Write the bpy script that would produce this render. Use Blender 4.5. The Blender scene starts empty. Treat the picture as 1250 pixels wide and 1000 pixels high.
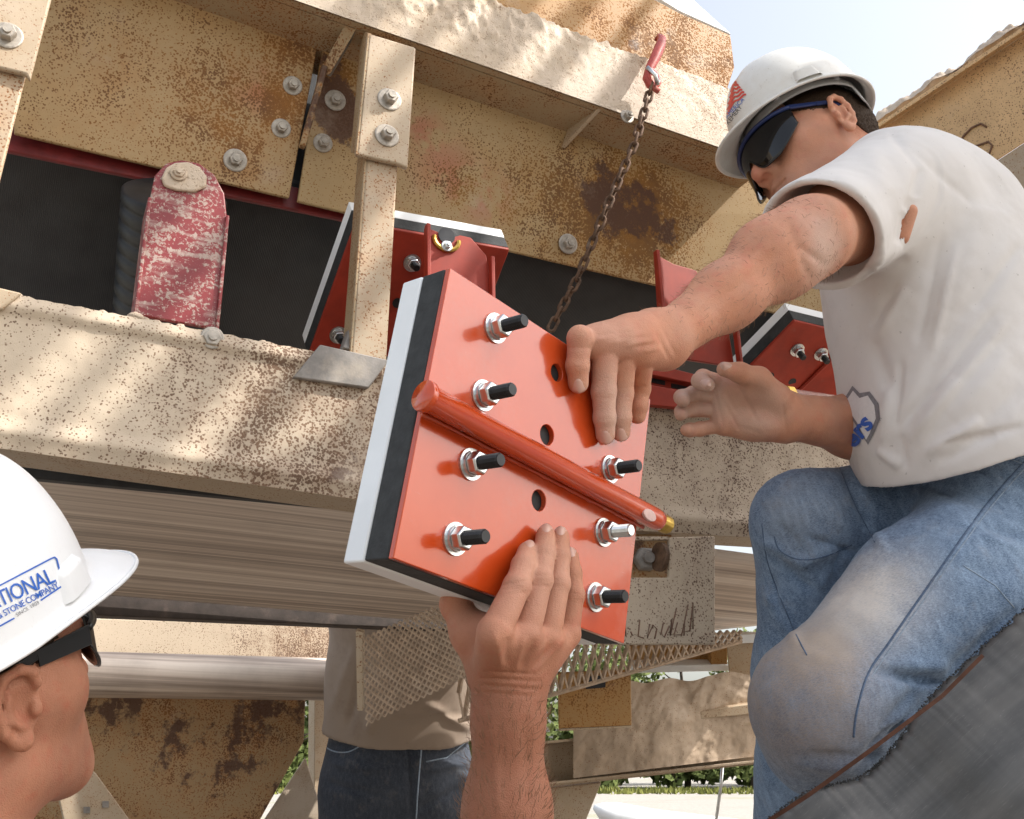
import bpy, bmesh, math, random
import numpy as np
from mathutils import Vector, Matrix, noise as mnoise
from mathutils.bvhtree import BVHTree
random.seed(7); np.random.seed(7)
scene = bpy.context.scene
COL = scene.collection
R = math.radians

# ------------------------------------------------------------------ camera
FOC, CX, CY = 1250.0, 625.0, 500.0
PITCH = R(19.0)
CAMH = 1.12
cam_d = bpy.data.cameras.new('camera'); cam = bpy.data.objects.new('camera', cam_d); COL.objects.link(cam)
cam_d.sensor_width = 36.0; cam_d.lens = 36.0
cam_d.clip_start = 0.05; cam_d.clip_end = 2000
cam.location = (0, 0, CAMH); cam.rotation_euler = (math.pi/2 + PITCH, 0, 0)
scene.camera = cam
CAM = Vector((0, 0, CAMH))
C_R = np.array([[1, 0, 0], [0, math.sin(PITCH), math.cos(PITCH)], [0, -math.cos(PITCH), math.sin(PITCH)]])  # columns: right, down, forward
# conveyor frame: x along the belt (away to the right), y away from the camera, z up
_b = C_R @ (np.array([2921., 500., 1250.]) / np.linalg.norm([2921., 500., 1250.]))
B_AX = Vector(_b); U_AX = Vector((0, 0, 1)); U_AX = (U_AX - B_AX * U_AX.dot(B_AX)).normalized(); N_AX = B_AX.cross(U_AX)

# ------------------------------------------------------------------ world, sun, exposure
SUN = (B_AX * .58 + U_AX * .70 + N_AX * .40).normalized()
world = bpy.data.worlds.new("World"); scene.world = world; world.use_nodes = True
wn = world.node_tree.nodes; wl = world.node_tree.links
for n in list(wn): wn.remove(n)
sky = wn.new('ShaderNodeTexSky'); sky.sky_type = 'NISHITA'; sky.sun_disc = False
sky.sun_elevation = math.asin(SUN.z); sky.sun_rotation = math.atan2(SUN.x, SUN.y)
sky.air_density = 1.3; sky.dust_density = 5.0; sky.ozone_density = 1.0; sky.altitude = 200
hs = wn.new('ShaderNodeHueSaturation'); hs.inputs['Saturation'].default_value = .46; hs.inputs['Value'].default_value = 1.15   # hazy, washed-out summer sky
bg = wn.new('ShaderNodeBackground'); bg.inputs['Strength'].default_value = 0.15
wo = wn.new('ShaderNodeOutputWorld')
wl.new(sky.outputs[0], hs.inputs['Color']); wl.new(hs.outputs[0], bg.inputs[0]); wl.new(bg.outputs[0], wo.inputs[0])
sun_d = bpy.data.lights.new('sun', 'SUN'); sun_d.energy = 3.4; sun_d.angle = R(0.6); sun_d.color = (1.0, .955, .89)
sun = bpy.data.objects.new('sun', sun_d); COL.objects.link(sun)
sun.rotation_euler = SUN.to_track_quat('Z', 'Y').to_euler(); sun.location = SUN * 20
scene.view_settings.view_transform = 'Standard'; scene.view_settings.look = 'None'
scene.view_settings.gamma = 1.0; scene.view_settings.use_curve_mapping = False
scene.view_settings.exposure = 0.80

# ------------------------------------------------------------------ geometry of the view
def Dv(v): return Vector(C_R @ np.array(v, float))
def P(px, py, z): return CAM + Dv(((px-CX)/FOC*z, (py-CY)/FOC*z, z))
def ray(px, py): return Dv(((px-CX)/FOC, (py-CY)/FOC, 1.0))
def CW(v): return CAM + Dv(v)                      # camera coordinates -> world
def to_px(p):
    q = C_R.T @ (np.array(p) - np.array(CAM)); return q[0]/q[2]*FOC+CX, q[1]/q[2]*FOC+CY, q[2]
def M3(x, y, z, o):
    m = Matrix((x, y, z)).transposed().to_4x4(); m.translation = o; return m
F = M3(B_AX, -N_AX, U_AX, P(430, 520, 1.40)); FI = F.inverted()
def hit(M, axis, val, px, py):
    """pixel ray against the plane axis=val of frame M -> world point"""
    MI = M.inverted(); o = MI @ CAM; d = MI.to_3x3() @ ray(px, py)
    return M @ (o + d * ((val - o[axis]) / d[axis]))
def FY(px, py, y=0.0): return hit(F, 1, y, px, py)
def FZ(px, py, z): return hit(F, 2, z, px, py)

# ------------------------------------------------------------------ mesh building
class MB:
    def __init__(s): s.v = []; s.f = []
    def add(s, vs, fs):
        o = len(s.v); s.v += [Vector(v) for v in vs]; s.f += [tuple(i+o for i in f) for f in fs]; return s
    def prism(s, poly, ext):
        n = len(poly); poly = [Vector(p) for p in poly]; ext = Vector(ext)
        nrm = Vector((0, 0, 0))
        for i in range(n): nrm += poly[i].cross(poly[(i+1) % n])
        if nrm.dot(ext) > 0: poly = poly[::-1]
        vs = poly + [p + ext for p in poly]
        fs = [tuple(range(n)), tuple(range(2*n-1, n-1, -1))] + [(i, n+i, n+(i+1) % n, (i+1) % n) for i in range(n)]
        return s.add(vs, fs)
    def box(s, M, x0, x1, y0, y1, z0, z1):
        vs = [M @ Vector((x, y, z)) for z in (z0, z1) for y in (y0, y1) for x in (x0, x1)]
        return s.add(vs, [(0, 2, 3, 1), (4, 5, 7, 6), (0, 1, 5, 4), (2, 6, 7, 3), (0, 4, 6, 2), (1, 3, 7, 5)])
    def tube(s, pts, r, n=8, cap=True):
        pts = [Vector(p) for p in pts]; rs = r if hasattr(r, '__len__') else [r]*len(pts)
        rings = []; ref = None
        for i, p in enumerate(pts):
            t = (pts[min(i+1, len(pts)-1)] - pts[max(i-1, 0)]).normalized()
            if ref is None: ref = t.orthogonal()
            ref = (ref - t*ref.dot(t)).normalized(); b = t.cross(ref)
            rings.append([p + (ref*math.cos(2*math.pi*k/n) + b*math.sin(2*math.pi*k/n))*rs[i] for k in range(n)])
        vs = [v for rg in rings for v in rg]; fs = []
        for i in range(len(pts)-1):
            for k in range(n): fs.append((i*n+k, i*n+(k+1) % n, (i+1)*n+(k+1) % n, (i+1)*n+k))
        if cap: fs += [tuple(range(n-1, -1, -1)), tuple(range((len(pts)-1)*n, len(pts)*n))]
        return s.add(vs, fs)
    def lathe(s, M, prof, n=24, cap=True):
        """profile of (r, z) turned about the frame's z axis"""
        vs = [M @ Vector((r*math.cos(2*math.pi*k/n), r*math.sin(2*math.pi*k/n), z)) for r, z in prof for k in range(n)]; fs = []
        for i in range(len(prof)-1):
            for k in range(n): fs.append((i*n+k, i*n+(k+1) % n, (i+1)*n+(k+1) % n, (i+1)*n+k))
        if cap: fs += [tuple(range(n-1, -1, -1)), tuple(range((len(prof)-1)*n, len(prof)*n))]
        return s.add(vs, fs)
    def grid(s, fn, nu, nv, close_u=False):
        vs = [fn(i/(nu if close_u else nu-1), j/(nv-1)) for j in range(nv) for i in range(nu)]; fs = []
        for j in range(nv-1):
            for i in range(nu if close_u else nu-1):
                i2 = (i+1) % nu; fs.append((j*nu+i, j*nu+i2, (j+1)*nu+i2, (j+1)*nu+i))
        return s.add(vs, fs)

def put(name, verts, faces, mat, parent=None, M=None, smooth=False, bevel=0.0, seg=2, solid=0.0, props=None, rough=0.0):
    """link ONE mesh object; verts in world space. parent: its thing (matrix kept) ; M: matrix of a top-level object"""
    me = bpy.data.meshes.new(name); o = bpy.data.objects.new(name, me); COL.objects.link(o)
    if parent is not None: o.parent = parent; MW = WM[parent.name]
    else: MW = M if M is not None else Matrix.Translation(base_of(verts))
    WM[o.name] = MW.copy()
    if parent is None: o.matrix_world = MW
    I = np.array(MW.inverted()); v = np.array([tuple(p) for p in verts], float).reshape(-1, 3)
    v = v @ I[:3, :3].T + I[:3, 3]
    me.from_pydata(v.tolist(), [], [tuple(int(i) for i in f) for f in faces])
    if bevel or solid or rough:
        bm = bmesh.new(); bm.from_mesh(me)
        bmesh.ops.remove_doubles(bm, verts=bm.verts, dist=1e-6)
        bmesh.ops.recalc_face_normals(bm, faces=bm.faces)
        if solid: bmesh.ops.solidify(bm, geom=bm.faces[:], thickness=solid)
        if bevel:
            bm.normal_update()
            es = [e for e in bm.edges if len(e.link_faces) == 2 and e.calc_face_angle(0) > .5]
            rb = bmesh.ops.bevel(bm, geom=es, offset=bevel, segments=seg, affect='EDGES', profile=.5, clamp_overlap=True)
            if not smooth:
                for f in rb['faces']: f.smooth = True
        bm.to_mesh(me); bm.free()
    if smooth:
        me.polygons.foreach_set('use_smooth', [True]*len(me.polygons))
    me.validate(); me.update()
    if mat: me.materials.append(mat)
    if props:
        for k, q in props.items(): o[k] = q
    return o
WM = {}
def base_of(verts):
    v = np.array([tuple(p) for p in verts]); lo, hi = v.min(0), v.max(0)
    return Vector(((lo[0]+hi[0])/2, (lo[1]+hi[1])/2, lo[2]))
def build(mb, name, mat, parent=None, **k): return put(name, mb.v, mb.f, mat, parent, **k)
def tag(o, label, cat, group=None, kind=None):
    o['label'] = label; o['category'] = cat
    if group: o['group'] = group
    if kind: o['kind'] = kind
    return o
def thing(name, label, cat, M, group=None):
    if isinstance(M, Vector): M = Matrix.Translation(M)
    o = bpy.data.objects.new(name, None); COL.objects.link(o); o.matrix_world = M; o.empty_display_size = .05
    WM[o.name] = M.copy(); return tag(o, label, cat, group)
def fr(z, o, xhint=(1, 0, 0)):
    """frame with z along the given direction"""
    z = Vector(z).normalized(); x = Vector(xhint); x = x - z*x.dot(z)
    if x.length < 1e-4: x = z.orthogonal()
    x.normalize(); return M3(x, z.cross(x), z, Vector(o))
def copy_tree(src, M, parent=None):
    c = src.copy(); COL.objects.link(c)
    if parent is None: c.matrix_world = M; WM[c.name] = M.copy()
    else: c.parent = parent
    for ch in list(src.children): copy_tree(ch, None, c)
    return c

# ------------------------------------------------------------------ signed distance bodies
def cap(a, b, ra, rb, flat=None): return ('c', np.array(a, float), np.array(b, float), ra, rb, flat)
def ell(c, r, Rm=None): return ('e', np.array(c, float), np.array(r, float), np.eye(3) if Rm is None else np.array(Rm, float))
def chain(pts, k=None):
    """pts: (x,y,z,r)"""
    return [cap(p[:3], q[:3], p[3], q[3]) for p, q in zip(pts, pts[1:])]
def _ev(p, X):
    if p[0] == 'c':
        a, b, ra, rb, fl = p[1:]
        pa = X - a; ba = b - a
        if fl is not None:
            n = np.array(fl[0], float); n /= np.linalg.norm(n); pa = pa + (pa @ n)[..., None]*n*(fl[1]-1); ba = ba + (ba @ n)*n*(fl[1]-1)
        h = np.clip((pa @ ba)/max(ba @ ba, 1e-12), 0, 1)
        return np.linalg.norm(pa - h[..., None]*ba, axis=-1) - (ra + (rb-ra)*h)
    c, r, Rm = p[1:]
    q = (X - c) @ Rm
    k0 = np.linalg.norm(q/r, axis=-1); k1 = np.linalg.norm(q/(r*r), axis=-1)
    return k0*(k0-1)/np.maximum(k1, 1e-9)
def _bb(p):
    if p[0] == 'c':
        e = 1.0
        lo = np.minimum(p[1]-p[3], p[2]-p[4]); hi = np.maximum(p[1]+p[3], p[2]+p[4]); return lo, hi
    e = np.abs(p[3]) @ p[2]; return p[1]-e, p[1]+e
def smin(a, b, k):
    if k <= 0: return np.minimum(a, b)
    h = np.maximum(k-np.abs(a-b), 0)/k; return np.minimum(a, b) - h*h*k*.25
def sdf_mesh(groups, h, T=None, bounds=None, post=None):
    """groups: list of (prims, k_inside, k_join, mode) ; mode '+', '-' or '&'. T: 4x4 local->world. Returns verts(world), faces"""
    if bounds is None:
        los, his = zip(*[_bb(p) for g in groups if g[3] == '+' for p in g[0]])
        lo, hi = np.min(los, 0)-3*h, np.max(his, 0)+3*h
    else: lo, hi = np.array(bounds[0], float), np.array(bounds[1], float)
    n = np.ceil((hi-lo)/h).astype(int)+1
    ax = [lo[i]+h*np.arange(n[i]) for i in range(3)]
    BIG = .06
    D = np.full(n, BIG, np.float64)
    def acc(A, p, k, op):
        l, u = _bb(p); m = k+4*h+.004
        i0 = np.clip(np.floor((l-m-lo)/h).astype(int), 0, n); i1 = np.clip(np.ceil((u+m-lo)/h).astype(int)+1, 0, n)
        if (i1 <= i0).any(): return
        sl = tuple(slice(a, b) for a, b in zip(i0, i1))
        X = np.stack(np.meshgrid(*[ax[i][sl[i]] for i in range(3)], indexing='ij'), -1)
        d = _ev(p, X)
        A[sl] = smin(A[sl], d, k) if op == '+' else -smin(-A[sl], d, k) if op == '-' else np.maximum(A[sl], d)
    for prims, ki, kj, mode in groups:
        if mode == '+':
            G = np.full(n, BIG, np.float64)
            for p in prims: acc(G, p, ki, '+')
            D = smin(D, G, kj)
        elif mode == '-':
            for p in prims: acc(D, p, ki, '-')
        elif mode == 'h':                                  # cut: keep side where (x-a).n < 0
            X = np.stack(np.meshgrid(*ax, indexing='ij'), -1)
            for a, nn in prims: D = np.maximum(D, (X-np.array(a, float)) @ (np.array(nn, float)/np.linalg.norm(nn)))
        elif mode == 'f':                                  # free function on X, D
            X = np.stack(np.meshgrid(*ax, indexing='ij'), -1); D = prims(X, D)
    V, Q = nets(D, lo, h)
    if T is not None: Tm = np.array(T); V = V @ Tm[:3, :3].T + Tm[:3, 3]
    return V, Q
def nets(D, lo, h):
    D = np.pad(D, 1, constant_values=.05); lo = np.array(lo)-h
    S = D < 0
    nx, ny, nz = D.shape
    c = [D[i:nx-1+i, j:ny-1+j, k:nz-1+k] for i in (0, 1) for j in (0, 1) for k in (0, 1)]
    cnt = sum((x < 0).astype(np.int8) for x in c)
    act = (cnt > 0) & (cnt < 8)
    idx = np.full(act.shape, -1, np.int64); ii = np.argwhere(act); idx[act] = np.arange(len(ii))
    cv = np.stack([x[act] for x in c], 1)
    offs = np.array([(i, j, k) for i in (0, 1) for j in (0, 1) for k in (0, 1)], float)
    acc = np.zeros((len(ii), 3)); w = np.zeros(len(ii))
    for a in range(8):
        for b in range(a+1, 8):
            if np.abs(offs[a]-offs[b]).sum() != 1: continue
            m = (cv[:, a] < 0) != (cv[:, b] < 0)
            t = np.where(m, cv[:, a]/np.where(m, cv[:, a]-cv[:, b], 1), 0)
            acc += np.where(m[:, None], offs[a]+(offs[b]-offs[a])*t[:, None], 0); w += m
    V = lo + h*(ii + acc/w[:, None])
    Q = []
    for axis in range(3):
        sl0 = [slice(1, -1)]*3; sl0[axis] = slice(0, -1); sl1 = list(sl0); sl1[axis] = slice(1, None)
        s0 = S[tuple(sl0)]; s1 = S[tuple(sl1)]
        ch = np.argwhere(s0 != s1)
        if len(ch) == 0: continue
        ins = s0[tuple(ch.T)]
        g = ch + np.array([0 if i == axis else 1 for i in range(3)])
        u, v = (axis+1) % 3, (axis+2) % 3
        def cell(du, dv):
            q = g.copy(); q[:, u] -= du; q[:, v] -= dv; return idx[q[:, 0], q[:, 1], q[:, 2]]
        quad = np.stack([cell(1, 1), cell(0, 1), cell(0, 0), cell(1, 0)], 1)
        quad[~ins] = quad[~ins][:, ::-1]
        Q.append(quad)
    Q = np.concatenate(Q); Q = Q[(Q >= 0).all(1)]
    return V, Q
def vnormals(V, Q):
    n = np.cross(V[Q[:, 2]]-V[Q[:, 0]], V[Q[:, 3]]-V[Q[:, 1]])
    N = np.zeros_like(V)
    for k in range(4): np.add.at(N, Q[:, k], n)
    return N/np.maximum(np.linalg.norm(N, axis=1), 1e-12)[:, None]
def pxs(V):
    q = (V-np.array(CAM)) @ C_R; return q[:, 0]/q[:, 2]*FOC+CX, q[:, 1]/q[:, 2]*FOC+CY
def folds(V, Q, segs):
    """cloth folds: ridges (amp>0) or creases (amp<0) along pixel segments (x0,y0,x1,y1,width,amp), on the side that faces the camera"""
    for x0, y0, x1, y1, w, a in segs:
        N = vnormals(V, Q); X, Y = pxs(V)
        dx, dy = x1-x0, y1-y0; L = dx*dx+dy*dy
        t = np.clip(((X-x0)*dx+(Y-y0)*dy)/L, 0, 1)
        d = np.hypot(X-x0-t*dx, Y-y0-t*dy)
        fc = np.clip(-np.einsum('ij,ij->i', N, (V-np.array(CAM))/np.linalg.norm(V-np.array(CAM), axis=1)[:, None])*3, 0, 1)
        V = V + N*(a*np.exp(-(d/w)**2)*(1-np.abs(2*t-1)**4*.8)*fc)[:, None]
    return V
def ripple(V, Q, amp, scale, stretch=None, seed=0):
    N = vnormals(V, Q)
    off = Vector((seed*7.3, seed*3.1, seed*1.7)); st = Matrix.Identity(3) if stretch is None else stretch
    d = np.array([mnoise.noise(st @ Vector(p)*scale+off) for p in V]); return V + N*(d*amp)[:, None]
def join(*vq):
    Vs, Qs, o = [], [], 0
    for V, Q in vq: Vs.append(np.asarray(V)); Qs += [tuple(int(i)+o for i in f) for f in Q]; o += len(V)
    return np.concatenate(Vs), Qs
# ------------------------------------------------------------------ materials
class NT:
    def __init__(s, name):
        s.m = bpy.data.materials.new(name); s.m.use_nodes = True; s.t = s.m.node_tree
        for n in list(s.t.nodes): s.t.nodes.remove(n)
        s.out = s.t.nodes.new('ShaderNodeOutputMaterial'); s.tc = s.t.nodes.new('ShaderNodeTexCoord'); s.vec = s.tc.outputs['Object']
    def n(s, typ, **k):
        x = s.t.nodes.new(typ)
        for a, b in k.items(): setattr(x, a, b)
        return x
    def set(s, sock, v):
        if isinstance(v, bpy.types.NodeSocket): s.t.links.new(v, sock)
        elif hasattr(v, '__len__') and len(v) == 3 and sock.type == 'RGBA': sock.default_value = (*v, 1)
        else: sock.default_value = v
    def mapping(s, scale=(1, 1, 1), rot=(0, 0, 0), loc=(0, 0, 0), vec=None):
        x = s.n('ShaderNodeMapping'); s.t.links.new(vec or s.vec, x.inputs[0]); x.inputs['Scale'].default_value = scale; x.inputs['Rotation'].default_value = rot; x.inputs['Location'].default_value = loc; return x.outputs[0]
    def noise(s, scale, detail=3, rough=.55, vec=None, dist=0.0):
        x = s.n('ShaderNodeTexNoise'); s.t.links.new(vec or s.vec, x.inputs['Vector']); x.inputs['Scale'].default_value = scale; x.inputs['Detail'].default_value = detail; x.inputs['Roughness'].default_value = rough; x.inputs['Distortion'].default_value = dist; return x.outputs[0]
    def voro(s, scale, vec=None, feature='F1', rnd=1.0):
        x = s.n('ShaderNodeTexVoronoi', feature=feature); s.t.links.new(vec or s.vec, x.inputs['Vector']); x.inputs['Scale'].default_value = scale; x.inputs['Randomness'].default_value = rnd; return x.outputs['Distance']
    def wave(s, scale, vec=None, dist=0, dscale=1, direction='X', typ='BANDS'):
        x = s.n('ShaderNodeTexWave', wave_type=typ, bands_direction=direction); s.t.links.new(vec or s.vec, x.inputs['Vector']); x.inputs['Scale'].default_value = scale; x.inputs['Distortion'].default_value = dist; x.inputs['Detail Scale'].default_value = dscale; return x.outputs[1]
    def math(s, op, a, b=0.5, c=None, clamp=False):
        x = s.n('ShaderNodeMath', operation=op, use_clamp=clamp); s.set(x.inputs[0], a); s.set(x.inputs[1], b)
        if c is not None: s.set(x.inputs[2], c)
        return x.outputs[0]
    def rng(s, v, a, b, c=0.0, d=1.0, smooth=False):
        x = s.n('ShaderNodeMapRange'); x.interpolation_type = 'SMOOTHSTEP' if smooth else 'LINEAR'
        for i, q in enumerate((v, a, b, c, d)): s.set(x.inputs[i], q)
        return x.outputs[0]
    def mix(s, f, a, b, blend='MIX'):
        x = s.n('ShaderNodeMix', data_type='RGBA', blend_type=blend); s.set(x.inputs[0], f); s.set(x.inputs[6], a); s.set(x.inputs[7], b); return x.outputs[2]
    def near(s, p, r0, r1):
        """1 inside r0 of the point p (object space), 0 beyond r1"""
        x = s.n('ShaderNodeVectorMath', operation='DISTANCE'); s.t.links.new(s.vec, x.inputs[0]); x.inputs[1].default_value = p
        return s.rng(x.outputs['Value'], r0, r1, 1, 0, True)
    def sep(s, i):
        x = s.n('ShaderNodeSeparateXYZ'); s.t.links.new(s.vec, x.inputs[0]); return x.outputs[i]
    def bump(s, h, strength=.3, dist=.002, normal=None):
        x = s.n('ShaderNodeBump'); s.set(x.inputs['Height'], h); x.inputs['Strength'].default_value = strength; x.inputs['Distance'].default_value = dist
        if normal is not None: s.t.links.new(normal, x.inputs['Normal'])
        return x.outputs[0]
    def fin(s, color, rough=.6, normal=None, metal=0.0, sss=0.0, coat=0.0, spec=.5, trans=0.0, sheen=0.0, sssr=(1, .35, .2)):
        b = s.n('ShaderNodeBsdfPrincipled'); s.set(b.inputs['Base Color'], color); s.set(b.inputs['Roughness'], rough); s.set(b.inputs['Metallic'], metal)
        b.inputs['Specular IOR Level'].default_value = spec
        if normal is not None: s.t.links.new(normal, b.inputs['Normal'])
        if sss: b.inputs['Subsurface Weight'].default_value = sss; b.inputs['Subsurface Scale'].default_value = .006; b.inputs['Subsurface Radius'].default_value = sssr
        if coat: b.inputs['Coat Weight'].default_value = coat; b.inputs['Coat Roughness'].default_value = .06
        if trans: b.inputs['Transmission Weight'].default_value = trans
        if sheen: b.inputs['Sheen Weight'].default_value = sheen
        s.t.links.new(b.outputs[0], s.out.inputs[0]); return s.m

def paint_steel(name, base=(.46, .36, .25), speck=.45, patch=.3, dust=.25, scale=1.0, spots=(), pinks=(), bumpy=.25, dustcol=(.50, .41, .32), dark=.5, rustcol=(.38, .15, .04), flow=None, stain=.6):
    n = NT(name)
    v = n.vec if flow is None else n.mapping(scale=flow)
    big = n.noise(3.2*scale, 4, .6); mid = n.noise(14*scale, 4, .6); fine = n.math('ADD', n.math('MULTIPLY', n.noise(240*scale, 3, .65, vec=v, dist=.8), .62), n.math('ADD', .13, n.math('MULTIPLY', n.math('SUBTRACT', .62, n.voro(260*scale, vec=v)), .40))); grit = n.noise(700*scale, 2, .5)
    col = n.mix(n.rng(big, .3, .7), base, tuple(c*.82 for c in base))
    col = n.mix(n.math('MULTIPLY', n.rng(mid, .45, .7), .35), col, tuple(min(1, c*1.2) for c in base))
    for p, r in pinks: col = n.mix(n.math('MULTIPLY', n.math('MULTIPLY', n.near(p, 0, r), n.rng(n.noise(25, 3), .42, .55)), .65), col, (.42, .12, .075))
    m = n.math('ADD', n.math('MULTIPLY', big, .55), n.math('MULTIPLY', mid, .45))
    dens = n.math('MULTIPLY', n.rng(m, .33, .60), speck)
    for p, r, st in spots: dens = n.math('ADD', dens, n.math('MULTIPLY', n.near(p, r*.15, r), st))
    col = n.mix(n.math('MULTIPLY', n.rng(n.math('MULTIPLY', dens, n.rng(n.noise(22*scale, 5, .7), .3, .65)), .12, .8), stain), col, (rustcol[0]*1.15, rustcol[1]*1.25, rustcol[2]*1.3))
    drip = n.noise(8*scale, 4, .65, vec=n.mapping(scale=(3.5, 3.5, .35)))
    dens = n.math('MULTIPLY', dens, n.rng(drip, .35, .62, .65, 1.35))
    thr = n.math('SUBTRACT', .645, n.math('MULTIPLY', dens, .19))
    sp = n.rng(n.math('SUBTRACT', fine, thr), -.018, .042)
    rc = n.mix(n.rng(mid, .4, .62), rustcol, (.11, .055, .035)); rc = n.mix(n.rng(grit, .3, .7), rc, tuple(c*.6 for c in rustcol))
    col = n.mix(n.math('MULTIPLY', sp, .9), col, rc)
    if patch:
        pm = n.math('ADD', n.math('MULTIPLY', n.noise(5*scale, 9, .74), 1.0), 0.0)
        for p, r, st in spots: pm = n.math('ADD', pm, n.math('MULTIPLY', n.near(p, r*.1, r*.8), st*.22))
        pf = n.rng(pm, .68-.17*patch, .72-.17*patch)
        col = n.mix(n.math('MULTIPLY', pf, .92), col, n.mix(n.rng(grit, .3, .7), (.135*dark*1.6, .065*dark*1.6, .04*dark*1.6), (.085, .045, .032)))
    df = n.rng(n.noise(9*scale, 5, .65), .62-.4*dust, .80-.3*dust)
    col = n.mix(n.math('MULTIPLY', df, min(.9, .25+dust)), col, dustcol)
    hgt = n.math('ADD', n.math('MULTIPLY', sp, -.5), n.math('ADD', n.math('MULTIPLY', df, .6), n.math('MULTIPLY', grit, .35)))
    return n.fin(col, n.rng(sp, 0, 1, .55, .85), n.bump(hgt, bumpy, .0018), spec=.35)

def simple(name, col, rough=.5, var=.25, scale=30, bump=.1, metal=0, coat=0, dust=0, dustcol=(.42, .36, .29), spec=.5, bscale=300, dscale=16):
    n = NT(name); a = n.noise(scale, 4, .6); b = n.noise(bscale, 2, .5)
    c = n.mix(n.rng(a, .3, .7), tuple(x*(1-var) for x in col), tuple(min(1, x*(1+var)) for x in col))
    r = rough
    if dust:
        d = n.math('MULTIPLY', n.rng(n.noise(dscale, 6, .7), .68-.4*dust, .82-.3*dust), min(.92, .2+dust)); c = n.mix(d, c, dustcol); r = n.rng(d, 0, 1, rough, .9)
    return n.fin(c, r, n.bump(n.math('ADD', n.math('MULTIPLY', a, .5), b), bump, .001) if bump else None, metal=metal, coat=coat, spec=spec)

MAT = {}
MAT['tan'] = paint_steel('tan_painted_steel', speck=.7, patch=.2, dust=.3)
MAT['tan_shade'] = paint_steel('tan_rusty_shade_copy', base=(.41, .31, .19), speck=.75, patch=.35, dust=.1)  # darker copy of the tan paint for shaded faces, with more rust
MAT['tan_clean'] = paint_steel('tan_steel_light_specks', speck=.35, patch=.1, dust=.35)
MAT['caked'] = paint_steel('tan_steel_caked_with_dust', base=(.48, .37, .25), speck=.5, patch=.1, dust=.8, bumpy=.8, dustcol=(.55, .45, .35))
MAT['orange'] = paint_steel('orange_rusted_steel', base=(.40, .23, .085), speck=1.1, patch=.45, dust=.15, scale=.9, rustcol=(.36, .15, .03))
MAT['rustplate'] = paint_steel('brown_rusty_plate', base=(.40, .27, .14), speck=.9, patch=1.0, dust=.1, scale=.8)
def red_gloss():
    n = NT('glossy_red_paint'); a = n.noise(14, 4, .6); s1 = n.noise(40, 5, .7, vec=n.mapping(scale=(1, 14, 1), rot=(0, 0, .5))); k = n.noise(170, 4, .7); dm = n.noise(9, 6, .7)
    c = n.mix(n.rng(a, .3, .7), (.50, .054, .008), (.57, .07, .012)); c = n.mix(n.math('MULTIPLY', n.rng(s1, .66, .72), .35), c, (.55, .22, .16))
    c = n.mix(n.math('MULTIPLY', n.rng(k, .70, .73), n.rng(dm, .5, .6)), c, (.30, .13, .09)); d = n.math('MULTIPLY', n.rng(dm, .52, .8), .22); c = n.mix(d, c, (.5, .36, .30))
    return n.fin(c, n.rng(n.math('ADD', dm, n.math('MULTIPLY', s1, .4)), .5, .95, .10, .30), n.bump(n.math('ADD', n.noise(110, 2, .5), n.math('MULTIPLY', k, .4)), .025, .001), coat=.6, spec=.5)
MAT['redgloss'] = red_gloss()
MAT['redmid'] = simple('red_painted_steel', (.29, .028, .012), .5, .2, 25, .05, coat=0, spec=.35, dust=.15, dustcol=(.30, .14, .10))
def red_dusty():
    n = NT('red_steel_speckled_with_dust')
    a = n.noise(17, 5, .65); f = n.noise(170, 4, .7, dist=.4); g = n.noise(600, 2, .5); st = n.noise(30, 4, .6, vec=n.mapping(scale=(.5, 1, 2.5)))
    c = n.mix(n.rng(a, .3, .7), (.17, .014, .018), (.27, .028, .028))
    d = n.rng(n.math('ADD', f, n.math('MULTIPLY', n.math('ADD', a, st), .42)), .93, 1.0); d2 = n.math('MULTIPLY', n.rng(st, .52, .68), .65)
    c = n.mix(n.math('MAXIMUM', n.math('MULTIPLY', d, .85), d2), c, n.mix(g, (.36, .29, .25), (.52, .44, .38)))
    return n.fin(c, n.rng(d, 0, 1, .42, .9), n.bump(d, .35, .001))
MAT['reddust'] = red_dusty()
MAT['rubber'] = simple('black_rubber', (.022, .023, .024), .6, .3, 60, .25, bscale=500, dust=.15)
MAT['cutrubber'] = simple('cut_rubber_edge', (.03, .032, .033), .75, .3, 80, .4, bscale=400, dust=.15, dustcol=(.2, .2, .2))
MAT['white'] = simple('white_plastic_and_sunlit_steel', (.84, .87, .89), .45, .05, 12, .05, dust=.05)  # also used where white stands in for sunlit steel
MAT['zinc'] = simple('zinc_plated_steel', (.62, .64, .65), .28, .15, 60, .05, metal=1)
MAT['oldbolt'] = simple('weathered_bolt', (.40, .36, .31), .55, .25, 120, .3, metal=.5, dust=.35)
MAT['stud'] = simple('black_stud', (.03, .03, .032), .38, .2, 60, .05, metal=.6)
MAT['yellowzinc'] = simple('yellow_zinc', (.55, .36, .08), .35, .25, 80, .1, metal=.8)
MAT['chain'] = simple('rusty_chain_steel', (.13, .075, .045), .75, .45, 90, .4, metal=.3, dust=.3)
MAT['hook'] = simple('red_hook_paint', (.42, .06, .045), .45, .2, 70, .15, dust=.35)
MAT['weld'] = simple('grey_weathered_steel', (.22, .20, .18), .6, .3, 40, .3, dust=.4)
MAT['mesh'] = simple('dusty_expanded_steel', (.40, .29, .20), .75, .3, 60, .3, dust=.5, dustcol=(.52, .41, .31))
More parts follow.
